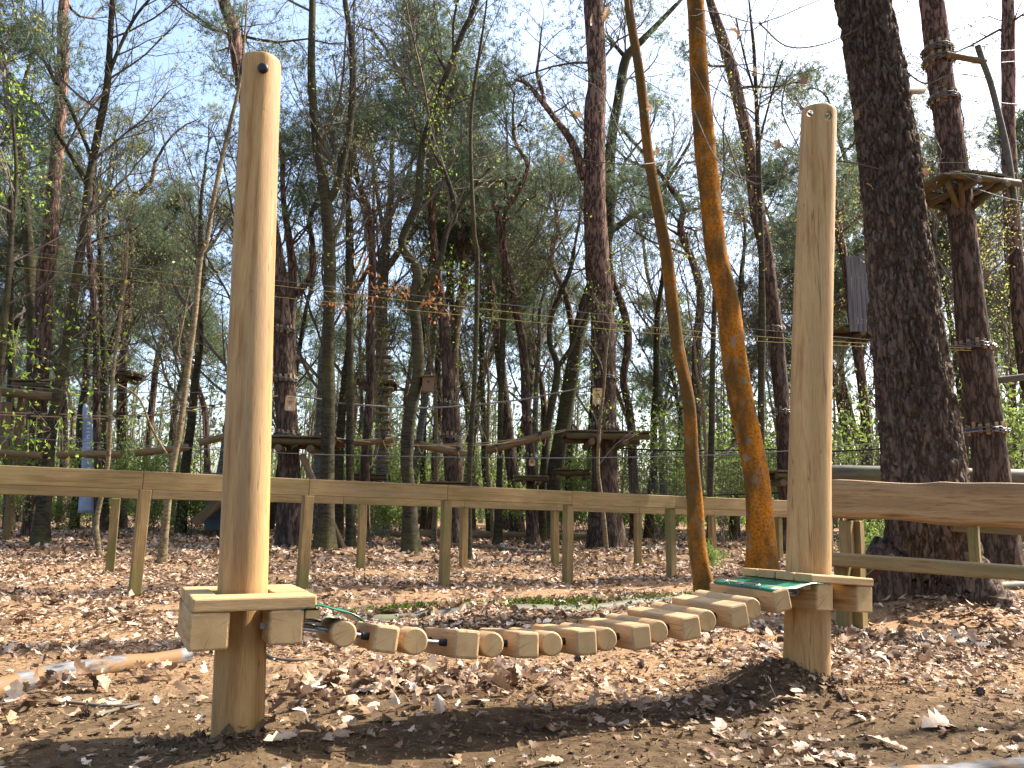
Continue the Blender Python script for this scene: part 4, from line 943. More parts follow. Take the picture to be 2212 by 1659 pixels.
hero('T12', 'pine_tree', 'straight pine with chain collar and a low platform near the bird box', 'pine', 20.0,
     [(984, None, 34), (974, 1020, 27), (969, 920, 28), (967, 820, 25), (961, 720, 24), (944, 586, 19), (931, 450, 17), (929, 333, 15), (945, 270, 14), (968, 220, 13), (984, 170, 12), (980, 120, 9)],
     limbs=[[(930, 345, 9), (915, 300, 10), (890, 260, 10), (880, 200, 9), (850, 130, 8), (800, 60, 7)], [(968, 220, 9), (930, 165, 9), (900, 130, 8), (885, 80, 8), (900, 30, 6)]], auto=(10, 8, 2.3, 7))
hero('T13', 'beech_tree', 'thin dark upright trunk between the swinging logs', 'decid', 21.0, [(1075, None, 18), (1079, 1036, 14), (1083, 820, 13), (1090, 600, 12), (1088, 500, 10), (1095, 380, 7)], auto=(10, 5.5, 2.6, 0), buds=.3)
hero('T14', 'pine_tree', 'wavy pine with a knotted crown of hooked limbs in the centre', 'pine', 21.0,
     [(1150, None, 26), (1147, 1003, 22), (1137, 886, 20), (1130, 753, 19), (1107, 630, 17), (1091, 553, 17), (1078, 467, 16), (1104, 433, 14), (1134, 383, 13), (1140, 353, 11), (1122, 325, 10), (1111, 300, 9), (1109, 277, 7)],
     limbs=[[(1078, 468, 10), (1050, 455, 9), (1004, 440, 8), (985, 415, 7), (975, 390, 5)], [(1134, 385, 8), (1090, 390, 7), (1040, 400, 6)], [(1110, 280, 6), (1125, 270, 5), (1140, 285, 4)]], auto=(7, 8.5, 1.6, 6))
hero('T15', 'beech_tree', 'slim tree forking low into a V beside the leaning olive trunk', 'decid', 22.0,
     [(1168, None, 20), (1174, 1020, 17), (1184, 920, 16), (1204, 800, 15), (1187, 736, 12), (1195, 670, 11), (1231, 586, 10), (1240, 540, 8)], limbs=[[(1204, 795, 11), (1225, 765, 11), (1240, 735, 10), (1262, 640, 8), (1300, 520, 5)]], auto=(8, 5.5, 2.8, 6), buds=.4)
hero('T16', 'pine_tree', 'curved reddish pine right behind the stout platform pine', 'pine', 24.0, [(1372, None, 22), (1366, 980, 19), (1360, 886, 18), (1347, 820, 17), (1357, 736, 18), (1347, 670, 17), (1320, 586, 14), (1318, 480, 12), (1340, 380, 9)],
     limbs=[[(1340, 275, 7), (1386, 327, 9), (1440, 392, 10), (1470, 427, 9)]], auto=(9, 9, 2.4, 3))
hero('T17', 'pine_tree', 'dark slender pine with bent top between the two orange trees', 'pine', 22.0, [(1512, None, 22), (1505, 950, 20), (1504, 800, 20), (1505, 753, 19), (1513, 640, 19), (1498, 570, 17), (1470, 500, 15), (1476, 450, 14), (1455, 415, 12), (1430, 380, 10)], auto=(10, 8, 2.3, 0))
hero('T18', 'sapling_tree', 'very slender straight sapling in the centre', 'decid', 14.0, [(1013, None, 13), (1014, 1020, 12), (1020, 900, 12), (1027, 786, 11), (1031, 553, 10), (1024, 500, 10), (1017, 267, 8), (1035, 120, 7), (1047, 40, 5)], ext=2, auto=(14, 4.5, 1.5, 0), buds=.3)
hero('T19', 'sapling_tree', 'dark slender trunk just behind the thick orange tree', 'decid', 16.0, [(1532, None, 15), (1536, 1000, 14), (1538, 886, 13), (1541, 720, 12), (1550, 560, 9), (1556, 420, 6)], auto=(9, 4.5, 2.0, 0), buds=.3)
hero('T20', 'pine_tree', 'slender reddish pine left of the rope ladder', 'pine', 20.0, [(786, None, 24), (787, 1020, 20), (794, 920, 19), (801, 820, 20), (801, 720, 19), (804, 550, 16), (794, 450, 14), (771, 383, 12), (765, 320, 9)], auto=(11, 8, 2.4, 0))
hero('T21', 'beech_tree', 'grey tree with many upswept limbs carrying the rope ladder', 'grey', 26.0,
     [(826, None, 34), (825, 1000, 28), (825, 800, 27), (824, 650, 27), (828, 580, 26), (837, 500, 17), (845, 400, 13), (850, 280, 10), (870, 150, 7), (880, 40, 4)],
     limbs=[[(828, 590, 16), (860, 545, 15), (900, 490, 12), (940, 440, 9), (985, 350, 6), (1010, 250, 4)], [(826, 600, 14), (800, 540, 12), (785, 450, 10), (765, 350, 8), (740, 250, 5), (720, 120, 4)], [(833, 530, 11), (815, 420, 9), (800, 300, 7), (790, 160, 5), (782, 40, 3)], [(840, 480, 10), (880, 380, 8), (905, 280, 6), (930, 160, 4)]],
     auto=(6, 7, 3.6, 9), twigmat='twig_grey', buds=.5)
hero('L1', 'pine_tree', 'tall straight pine with scaly bark and chain collar at the far left rail', 'pine', 20.0,
     [(78, None, 48), (80, 986, 36), (83, 886, 34), (93, 720, 33), (97, 600, 33), (107, 533, 32), (113, 433, 28), (123, 333, 27), (136, 133, 24), (136, 33, 22)], ext=5, auto=(8, 11, 2.4, 0), sides=36, rings=140, dispf=big_disp(12, 4, .015, 2.0, 0, .3), flare=1.0)
hero('L2', 'beech_tree', 'leaning smooth tree crossing in front of the scaly pine at the left', 'decid', 17.0,
     [(88, None, 34), (103, 1003, 24), (110, 936, 22), (127, 836, 21), (147, 720, 20), (167, 586, 18), (180, 500, 17), (193, 383, 17), (213, 283, 16), (233, 167, 15), (243, 0, 12)],
     limbs=[[(190, 400, 13), (150, 330, 11), (90, 240, 9), (40, 190, 7), (-30, 110, 5)], [(232, 170, 9), (255, 110, 8), (290, 40, 7), (330, -10, 5)], [(200, 345, 9), (150, 230, 9), (95, 130, 7), (70, 60, 5)]], ext=3, auto=(10, 6, 3.2, 6), buds=.4)
hero('L3', 'beech_tree', 'dark bare tree standing behind the scaly pine at the left edge', 'decid', 22.0,
     [(66, None, 28), (70, 900, 24), (70, 720, 23), (63, 553, 22), (55, 450, 20), (48, 333, 17), (40, 250, 13), (60, 150, 9), (90, 40, 6)], limbs=[[(52, 410, 12), (10, 350, 9), (-40, 320, 7)], [(45, 300, 9), (20, 200, 7), (0, 100, 5)]], auto=(9, 6.5, 3.0, 6), buds=.4)
hero('L4', 'sapling_tree', 'thin pale crooked sapling leaning behind the near rail, left of the left post', 'sapling', 12.4,
     [(350, None, 19), (358, 1130, 16), (371, 1020, 14), (390, 920, 13), (407, 786, 13), (420, 686, 12), (434, 553, 11), (444, 533, 11), (467, 400, 10), (493, 283, 8), (517, 183, 7), (530, 60, 5)],
     limbs=[[(405, 790, 6), (385, 760, 5), (396, 690, 5), (410, 620, 3)], [(372, 1000, 6), (330, 930, 5), (300, 860, 4), (255, 830, 3)]], ext=1, auto=(10, 3.5, 1.5, 3), buds=.3, flare=1.05)
hero('L5', 'sapling_tree', 'spindly bent sapling with a curved foot behind the near rail', 'sapling', 14.0,
     [(214, None, 11), (208, 1130, 10), (222, 1060, 9), (233, 1003, 9), (238, 920, 9), (243, 820, 8), (258, 700, 7), (272, 586, 6), (276, 500, 4)], limbs=[[(240, 900, 4), (300, 830, 4), (360, 770, 3), (394, 700, 3)]], auto=(8, 2.6, 1.5, 3), buds=.3, flare=1.0)
hero('L6', 'pine_tree', 'far pine with a hooked double top carrying a high platform at the left', 'pine', 28.0,
     [(262, None, 24), (262, 920, 20), (267, 770, 18), (280, 620, 16), (283, 467, 15), (281, 432, 14), (300, 418, 11), (327, 390, 10), (335, 350, 8)], limbs=[[(282, 470, 10), (255, 440, 10), (225, 410, 10), (213, 395, 9), (218, 360, 6)]], auto=(9, 9.5, 2.6, 7))
hero('L7', 'pine_tree', 'thin reddish pine beside the feather flag', 'pine', 24.0, [(212, None, 20), (210, 1000, 16), (208, 886, 15), (207, 720, 14), (197, 586, 13), (190, 480, 11), (205, 420, 9), (198, 360, 7)], auto=(10, 8.5, 2.4, 0))
hero('L8', 'beech_tree', 'dark slim trunk beside the thin reddish pine', 'decid', 26.0, [(226, None, 16), (228, 900, 14), (222, 700, 14), (218, 560, 12), (210, 430, 9)], auto=(8, 6.5, 2.8, 0), buds=.3)
hero('L9', 'sapling_tree', 'thin dark sapling at the very left edge', 'decid', 12.0, [(-18, None, 16), (-8, 900, 14), (5, 760, 13), (17, 620, 12), (25, 500, 11), (35, 380, 9), (28, 250, 7)], auto=(10, 3.4, 2.0, 0), buds=.3)
hero('R1', 'beech_tree', 'slim dark tree between the leaning pine and the right post', 'decid', 18.0, [(1642, None, 18), (1643, 1000, 16), (1645, 800, 16), (1646, 653, 15), (1644, 500, 12), (1638, 333, 11), (1633, 200, 9), (1628, 100, 8)],
     limbs=[[(1633, 210, 6), (1610, 130, 5), (1590, 40, 4)], [(1637, 320, 6), (1660, 230, 5), (1690, 130, 4)]], ext=2, auto=(12, 6, 2.4, 3), buds=.4)
hero('R2', 'pine_tree', 'dark pine with the plank screen and platform, between the right post and the big pine', 'pine', 24.0, [(1878, None, 26), (1872, 950, 22), (1868, 886, 21), (1852, 753, 21), (1840, 680, 20), (1828, 586, 18), (1812, 500, 17), (1800, 400, 14), (1796, 300, 11)], auto=(9, 9, 2.4, 0))
hero('R3', 'beech_tree', 'slim leafy tree right of the big pine', 'decid', 18.0, [(2085, None, 20), (2083, 1000, 18), (2080, 800, 16), (2070, 600, 12), (2075, 400, 8)], auto=(12, 5, 2.4, 0), buds=.8)
hero('C1', 'pine_tree', 'far reddish pine between the straight pine and the sapling', 'pine', 27.0, [(1020, None, 18), (1012, 900, 15), (998, 820, 14), (983, 720, 14), (972, 600, 13), (965, 520, 11), (985, 440, 9)], auto=(10, 9, 2.5, 0))
hero('C2', 'pine_tree', 'far bent reddish pine left of the V-forked tree', 'pine', 28.0, [(1228, None, 18), (1230, 900, 15), (1238, 740, 14), (1222, 640, 13), (1200, 590, 12), (1190, 550, 11), (1205, 500, 9), (1200, 440, 7)], auto=(10, 9, 2.6, 0))

# ------------------------------------------------------------------ wood behind: copies of a few grown trees
def proto_tree(kind, seed, H):
    """returns (trunk mesh builder, branches, crown) for a tree of height H rooted at the origin"""
    rg = random.Random(seed); rng = np.random.default_rng(seed); A = []; p = Vector((0, 0, -.2)); d = Vector((rg.gauss(0, .06), rg.gauss(0, .06), 1)).normalized()
    r0 = {'pine': .19, 'decid': .15, 'thin': .07, 'grey': .17}[kind]; m = 11
    cr = .13 if kind == 'pine' else .09
    for i in range(m):
        t = i / (m - 1); A.append((*p, r0 * (1 - .72 * t) * (1.25 if i == 0 else 1)))
        d = (d + rvec(rg) * cr * (.4 + t) + Vector((0, 0, .22))).normalized(); p = p + d * H / (m - 1)
    path = smooth_path(A, 36); S = []; T = []
    st = PINE if kind == 'pine' else (DECL if kind == 'thin' else DEC)
    nb, lo, L0 = {'pine': (17, .52, 2.5), 'decid': (13, .28, 3.4), 'thin': (12, .3, 1.7), 'grey': (14, .35, 4.0)}[kind]
    for k in range(nb):
        t = lo + (1 - lo) * (k + rg.random()) / nb; i = min(int(t * 35), 34); q = Vector(path[i, :3]); a = rg.uniform(0, 6.283); el = rg.uniform(.05, .7) if kind == 'pine' else rg.uniform(.45, 1.15)
        grow(S, T, q, Vector((math.cos(a) * math.cos(el), math.sin(a) * math.cos(el), math.sin(el))), L0 * (1.25 - .75 * t) * rg.uniform(.7, 1.2), path[i, 3] * .5, 0, rg, st)
    grow(S, T, Vector(path[-1, :3]), d, L0 * .5, path[-1, 3], 0, rg, st)
    tr = MB(); tube(tr, path, n=9); br = MB(); segs(br, S, 3); cw = MB()
    if kind == 'pine': needles(cw, T, rng, 9, 9, .16, .020, .30)
    else:
        T = np.array(T); k = rng.uniform(0, 1, len(T)) < (.5 if kind != 'thin' else .6); c = np.repeat(T[k][:, :3], 2, 0); leaflets(cw, c + rng.normal(0, .08, c.shape), rng, .055)
    return tr, br, cw
PROTO = []
for kind, seed, H in [('pine', 1, 13.5), ('pine', 2, 15), ('pine', 3, 12.5), ('pine', 4, 14.5), ('decid', 5, 12), ('decid', 6, 13), ('decid', 7, 11), ('grey', 8, 14), ('thin', 9, 7), ('thin', 10, 8.5)]:
    tr, br, cw = proto_tree(kind, seed, H); PROTO.append((kind, H, tr, br, cw, {}))
TN = {'pine': ('pine_tree', 'pine', 'twig_pine', 'needle'), 'decid': ('beech_tree', 'decid', 'twig', 'bud'), 'grey': ('beech_tree', 'greydecid', 'twig_grey', 'bud'), 'thin': ('sapling_tree', 'sapling', 'twig', 'leaf')}
LAB = {'pine': ('pine with ragged blue-green crown', 'pines of the wood behind'), 'decid': ('bare dark-twigged tree', 'bare trees of the wood behind'),
       'grey': ('pale grey long-limbed tree', 'grey trees of the wood behind'), 'thin': ('young sapling with sparse green leaves', 'saplings of the wood behind')}
SHORT = {'T1': 'the massive furrowed pine', 'T2': 'the octagonal-platform pine', 'T3': 'the thin pine by the leaning pole', 'T4': 'the stout platform pine', 'T5': 'the leaning olive trunk', 'T6': 'the thick orange trunk', 'T7': 'the thin orange trunk', 'T8': 'the leaning pine by the right post', 'T9': 'the noticed pine at the left post', 'T9b': 'the twisted reddish pine', 'T10': 'the forked dark tree', 'T10b': 'the slim straight trunk', 'T11': 'the S-shaped trunk', 'T12': 'the straight central pine', 'T13': 'the thin dark trunk', 'T14': 'the wavy pine', 'T15': 'the V-forked tree', 'T16': 'the curved reddish pine', 'T17': 'the bent slender pine', 'T18': 'the slender sapling', 'T19': 'the dark slender trunk', 'T20': 'the reddish pine by the ladder', 'T21': 'the rope ladder tree', 'L1': 'the scaly left pine', 'L2': 'the leaning smooth tree', 'L3': 'the dark bare left tree', 'L4': 'the pale crooked sapling', 'L5': 'the spindly sapling', 'L6': 'the hooked far pine', 'L7': 'the reddish pine by the flag', 'L8': 'the slim trunk by the flag', 'L9': 'the sapling at the left edge', 'R1': 'the slim tree by the right post', 'R2': 'the plank-screen pine', 'R3': 'the slim leafy right tree', 'C1': 'the far reddish pine', 'C2': 'the far bent pine'}
def near_hero(x, y):
    # the known tree standing in front of this one, seen from the clearing
    a = math.atan2(x, y); return min((k for k in HERO if HERO[k]['base'].y < y), key=lambda k: abs(math.atan2(HERO[k]['base'].x, HERO[k]['base'].y) - a) * 30 + .05 * (y - HERO[k]['base'].y), default='T4')
def plant(pi, x, y, s, rz, label=None, group=None):
    kind, H, tr, br, cw, cache = PROTO[pi]; nm, tm, bm_, cm = TN[kind]
    lab, grp = LAB[kind]; lab = lab + (' far' if y > 40 else '') + ' behind ' + SHORT[near_hero(x, y)]
    root = thing(nm, label or lab, 'tree', (x, y, gzf(x, y)), group or grp); root.rotation_euler[2] = rz; root.scale = (s, s, s)
    for part, mb, m in (('trunk', tr, tm), ('branches', br, bm_), ('crown', cw, cm)):
        if part not in cache: o = mb.build(part, M[m], None, smooth=part == 'trunk'); cache[part] = o
        else: o = cache[part].copy(); COL.objects.link(o)
        o.parent = root; o.location = (0, 0, 0)
        if part != 'trunk': o['kind'] = 'stuff'
    return root
rg = random.Random(77)
# chosen places (pixel column, depth, prototype, scale): crowns where the photograph is dark with needles
for (x, d, pi, s) in [(40, 31, 0, 1.05), (130, 34, 1, 1.0), (215, 30, 2, 1.0), (300, 36, 3, 1.05), (370, 33, 0, 1.0), (440, 40, 1, 1.0), (-60, 30, 3, 1.0),
                      (600, 44, 0, 1.05), (930, 33, 0, 1.1), (1010, 30, 1, 1.05), (1090, 36, 2, 1.2), (1190, 34, 3, 1.05), (1120, 26, 2, 1.25), (990, 25, 0, 1.3),
                      (1380, 40, 1, .9), (1450, 38, 2, .95), (1590, 34, 3, .8), (1720, 38, 0, 1.0), (1770, 33, 3, 1.2), (1840, 36, 1, 1.3), (1900, 44, 2, 1.4), (1990, 38, 0, 1.3), (2060, 34, 3, 1.4), (2140, 40, 1, 1.4), (2200, 34, 2, 1.45), (2270, 40, 0, 1.4), (1700, 46, 1, 1.1), (2100, 48, 3, 1.3), (760, 56, 0, 1.2)]:
    g = base_at(x, d); plant(pi, g.x, g.y, s * rg.uniform(.96, 1.04), rg.uniform(0, 6.28))
for (x, d, pi, s) in [(20, 24, 4, 1.0), (160, 27, 5, 1.0), (390, 24, 6, 1.1), (450, 28, 7, 1.0), (530, 23, 5, 1.1), (580, 30, 4, 1.1), (680, 27, 7, 1.05), (730, 25, 6, 1.2), (800, 31, 5, 1.1), (870, 29, 7, 1.0), (915, 34, 4, 1.0), (1060, 29, 5, .95), (1150, 30, 7, .9),
                      (1280, 30, 6, 1.1), (1400, 27, 5, 1.0), (1440, 31, 7, .95), (1580, 26, 4, .9), (1620, 31, 6, 1.0), (1730, 24, 5, .9), (1790, 32, 7, 1.0), (1950, 31, 6, 1.15), (2040, 33, 7, 1.1), (2120, 30, 4, 1.15), (2190, 33, 5, 1.2)]:
    g = base_at(x, d); plant(pi, g.x, g.y, s * rg.uniform(.95, 1.05), rg.uniform(0, 6.28))
for k in range(18):
    x = rg.uniform(-250, 2450); d = rg.uniform(40, 62); g = base_at(x, d); plant(rg.choice([0, 2, 4, 5, 6, 7, 7, 4]), g.x, g.y, rg.uniform(.9, 1.2), rg.uniform(0, 6.28))
for k in range(18):
    x = rg.uniform(-100, 2300); d = rg.uniform(17, 34); g = base_at(x, d); plant(rg.choice([8, 9]), g.x, g.y, rg.uniform(.7, 1.1), rg.uniform(0, 6.28))
# unseen trees beside and behind the camera, right-hand ones added to shade the foreground
OFF = [(6.6, 4.4, 6, .8), (7.6, 5.3, 5, .85), (5.6, 3.4, 4, .7), (9.0, 1.2, 4, .95), (13.0, 2.0, 3, .95), (8.5, -1.5, 2, .9), (-9, 3, 5, 1.0), (-8, -4, 0, 1.0), (3, -7, 6, 1.0), (-3.5, -9, 1, 1.0), (12, -5, 7, 1.0), (-13, 9, 1, 1.0)]
for (x, y, pi, s) in OFF:
    k = PROTO[pi][0]; plant(pi, x, y, s, rg.uniform(0, 6.28), {'pine': 'tall pine standing beside the clearing', 'decid': 'bare tree standing beside the clearing', 'grey': 'pale grey bare tree standing beside the clearing'}[k], 'trees beside the clearing: ' + k)

def far_wood():
    rng = np.random.default_rng(8); S = []; n = 420
    a = rng.uniform(-1.15, 1.15, n); d = rng.uniform(62, 105, n); x = np.sin(a) * d; y = np.cos(a) * d; h = rng.uniform(9, 16, n); r = rng.uniform(.09, .22, n)
    tx = x + rng.normal(0, .7, n); ty = y + rng.normal(0, .7, n); mb = MB()
    segs(mb, np.stack([x, y, np.full(n, -.3), tx, ty, h, r, r * .35], 1), 5)
    S = []
    for i in range(n):
        for k in range(16):
            t = rng.uniform(.3, 1); b = np.array([x[i] * (1 - t) + tx[i] * t, y[i] * (1 - t) + ty[i] * t, h[i] * t]); v = rng.normal(0, 1, 3); v[2] = abs(v[2]) * .8 + .3; v *= rng.uniform(1, 2.6) / np.linalg.norm(v)
            S.append((*b, *(b + v), .035, .012))
            for q in range(3): w = rng.normal(0, .6, 3); w[2] += .3; S.append((*(b + v * rng.uniform(.4, 1)), *(b + v + w), .014, .006))
    segs(mb, S, 3)
    m = 60000; i = rng.integers(0, n, m); g = rng.uniform(0, 1, m) < .30
    c = np.where(g[:, None], np.stack([x[i] + rng.normal(0, 2.2, m), y[i] + rng.normal(0, 2.2, m), h[i] * rng.uniform(.55, 1.05, m)], 1), np.stack([x[i] + rng.normal(0, 3.5, m), y[i] + rng.normal(0, 3, m), np.abs(rng.normal(0, 3.4, m))], 1))
    mb2 = c[g]; scatter(mb, 'tri', mb2, rng.uniform(.3, .65, len(mb2)), rng, 1.2, mi=1); scatter(mb, 'tri', c[~g], rng.uniform(.25, .6, (~g).sum()), rng, 1.2, mi=2)
    tag(mb.build('far_wood', [M['twig'], M['needle'], M['shrubleaf']]), 'far-off wood of bare trunks and green undergrowth closing the view', 'wood', kind='stuff')
far_wood()

# understorey shrubs
def shrub_proto(seed, H, R, leaves, dens):
    rg = random.Random(seed); rng = np.random.default_rng(seed); S = []; T = []
    for k in range(9):
        a = rg.uniform(0, 6.28); el = rg.uniform(.8, 1.45); grow(S, T, Vector((rg.gauss(0, .1), rg.gauss(0, .1), -.05)), Vector((math.cos(a) * math.cos(el), math.sin(a) * math.cos(el), math.sin(el))), H * rg.uniform(.7, 1.1), .012, 0, rg, DECL)
    st = MB(); segs(st, S, 3); T = np.array(T); q = np.array(S)[:, 3:6]; c = np.vstack([np.repeat(T[:, :3], dens, 0), np.repeat(q[::2], 1, 0)]); c = c + rng.normal(0, .10, c.shape); lf = MB(); leaflets(lf, c, rng, leaves)
    return st, lf
SHRUB = [(*shrub_proto(31, 1.9, 1, .085, 6), {}), (*shrub_proto(32, 2.9, 1, .09, 5), {}), (*shrub_proto(33, 1.0, 1, .07, 6), {})]
def shrub(i, x, y, s, rz):
    st, lf, cache = SHRUB[i]; root = thing('shrub', ['leafy mid-height shrub', 'tall leafy shrub', 'low leafy shrub'][i] + (' far' if y > 40 else '') + ' behind ' + SHORT[near_hero(x, y)], 'shrub', (x, y, gzf(x, y)), 'undergrowth shrubs'); root.rotation_euler[2] = rz; root.scale = (s, s, s)
    for part, mb, m in (('stems', st, 'twig'), ('leaves', lf, 'shrubleaf')):
        if part not in cache: o = mb.build(part, M[m]); cache[part] = o
        else: o = cache[part].copy(); COL.objects.link(o)
        o.parent = root; o.location = (0, 0, 0)
for k in range(85):
    d = rg.uniform(24, 56); x = rg.uniform(-150, 2360); g = base_at(x, d); shrub(rg.choice([0, 1, 1, 2]), g.x, g.y, rg.uniform(.8, 1.5) * (1 if d > 30 else .8), rg.uniform(0, 6.28))
for (x, d, i, s) in [(-40, 19, 1, .8), (330, 25, 0, 1.0), (420, 24, 2, 1.2), (1900, 12.5, 2, .5), (1870, 16, 2, .7), (1720, 21, 2, .8), (1430, 24, 1, 1.2), (1560, 23, 0, 1.2), (1780, 22, 1, 1.2), (2170, 19, 1, 1.2), (1535, 13, 2, .35)]:
    g = base_at(x, d); shrub(i, g.x, g.y, s, rg.uniform(0, 6.28))

# sprigs of leaves on particular trees
def sprig(key, part, material, blobs, size, seed):
    rng = np.random.default_rng(seed); c = []
    d = HERO[key]['d']
    for (x, y, rx, ry, n, dd) in blobs:
        q = rng.normal(0, 1, (n, 3)) * [rx * d / FPX, .35, ry * d / FPX]; p = P(x, y, d + dd); c.append(q + np.array(p))
    mb = MB(); leaflets(mb, np.vstack(c), rng, size); S = []
    for q in c:
        m = q.mean(0)
        for i in range(0, len(q), 3): S.append((*(m + (q[i] - m) * .25), *q[i], .004, .002))
    o = mb.build(part, M[material], HERO[key]['root']); o['kind'] = 'stuff'
    mb = MB(); segs(mb, S, 3); mb.build('twigs', M['twig'], HERO[key]['root'])['kind'] = 'stuff'; return o
sprig('T10', 'dry_leaves', 'dry', [(720, 655, 25, 10, 36, -.5), (790, 640, 25, 12, 40, -.5), (850, 625, 30, 10, 46, -.5), (900, 640, 30, 10, 46, -.5), (940, 665, 22, 12, 42, -.5), (780, 570, 10, 12, 28, -.5), (930, 600, 15, 10, 18, -.5)], .085, 41)
sprig('T11', 'leaves', 'leaf', [(925, 120, 25, 12, 60, -.3), (935, 260, 15, 40, 90, -.3), (945, 220, 18, 25, 50, -.3), (1000, 160, 25, 25, 40, -.3), (960, 380, 20, 40, 60, 0), (990, 590, 25, 18, 60, 0), (1000, 640, 18, 18, 40, 0)], .06, 42)
sprig('L9', 'leaves', 'leaf', [(35, 170, 25, 30, 70, .5), (15, 300, 25, 60, 140, .5), (50, 400, 25, 40, 60, .5), (30, 740, 30, 25, 80, .2), (70, 820, 40, 25, 40, .2), (110, 930, 30, 30, 50, 0), (30, 930, 20, 25, 30, 0), (150, 700, 40, 30, 40, 1)], .07, 43)
sprig('L5', 'leaves', 'leaf', [(240, 740, 30, 35, 40, 0), (200, 850, 40, 30, 40, 0), (160, 970, 25, 20, 20, 0), (290, 920, 30, 20, 20, 0)], .07, 44)
sprig('R3', 'leaves', 'bud', [(2110, 300, 60, 80, 140, 2), (2090, 560, 60, 80, 120, 2), (2130, 800, 50, 80, 90, 1), (1850, 450, 40, 60, 100, 5), (1840, 880, 30, 60, 90, 5)], .08, 45)
sprig('R1', 'leaves', 'leaf', [(1560, 900, 40, 60, 110, 4), (1620, 960, 30, 50, 90, 4), (1430, 930, 40, 50, 90, 5), (1400, 870, 40, 40, 60, 5)], .09, 46)
sprig('T13', 'leaves', 'leaf', [(1085, 680, 20, 15, 40, 0), (1120, 600, 20, 20, 30, 0), (1080, 640, 15, 12, 25, 0), (1130, 830, 30, 30, 30, 0)], .08, 47)
# overhanging twigs of the thick orange tree, a few dead leaves still on them
def near_twigs():
    root = HERO['T6']['root']; mb = MB(); lf = []; d0 = 7.6
    L = [[(1500, 240, 11.2), (1540, 330, 9.5), (1600, 385, d0), (1660, 395, d0), (1740, 350, d0), (1790, 300, d0), (1850, 240, d0), (1950, 150, d0)], [(1505, 60, 11.2), (1570, 110, 9), (1610, 150, d0), (1700, 165, d0), (1790, 140, d0)],
         [(1503, 20, 11.2), (1560, 30, 9), (1640, 50, d0), (1720, 20, d0), (1820, -20, d0)], [(1740, 350, d0), (1830, 350, d0), (1930, 370, d0), (2000, 360, d0), (2040, 340, d0)], [(1700, 165, d0), (1690, 240, d0), (1730, 330, d0), (1760, 430, d0)],
         [(1600, 385, d0), (1570, 300, d0), (1540, 220, d0), (1600, 80, d0), (1640, -20, d0)], [(1950, 150, d0), (2000, 180, d0), (2060, 160, d0), (2140, 170, d0)], [(1500, 330, 11.2), (1450, 345, 9), (1380, 355, d0), (1290, 350, d0), (1200, 330, d0)], [(1380, 355, d0), (1340, 290, d0), (1300, 200, d0), (1240, 160, d0)], [(1640, 50, d0), (1700, 100, d0), (1780, 95, d0), (1860, 60, d0), (1960, 20, d0)]]
    for q in L:
        A = [(*P(x, y, d), .009 * (1 - .7 * i / len(q))) for i, (x, y, d) in enumerate(q)]; pth = smooth_path(A, 24); tube(mb, pth, n=5)
        rr = random.Random(q[0][1])
        S = []; T = []
        for k in range(7):
            i = rr.randint(5, 23); dv = Vector(pth[i, :3] - pth[i - 1, :3]).normalized(); grow(S, T, Vector(pth[i, :3]), (dv + rvec(rr) * .6).normalized(), rr.uniform(.3, .8), .0035, 1, rr, Style([5, 5, 4], [1, .6], [.6, .6], [.12, .16, .2], [.05, .05, .05], (.4, .8), 2, .0016))
        segs(mb, S, 3)
    mb.build('overhanging_twigs', M['twig'], root)
    rng = np.random.default_rng(3); mb = MB(); pts = [(1740, 350), (1850, 235), (1940, 345), (2000, 360), (1630, 145), (1210, 330), (1245, 235), (1420, 310), (1310, 20), (1880, 390), (1680, 300), (1275, 30), (1400, 215), (1590, 60), (1735, 160)]
    c = np.array([tuple(P(x, y + 12, d0)) for x, y in pts]); n = len(c)
    scatter(mb, 'oak', c, rng.uniform(.10, .17, n), rng, flat=(rng.uniform(0, 6.28, n), np.full(n, 1.25) + rng.normal(0, .2, n), rng.normal(0, .6, n)), curl=.8, fold=.5)
    mb.build('dead_leaves', M['dead'], root)['kind'] = 'stuff'
near_twigs()

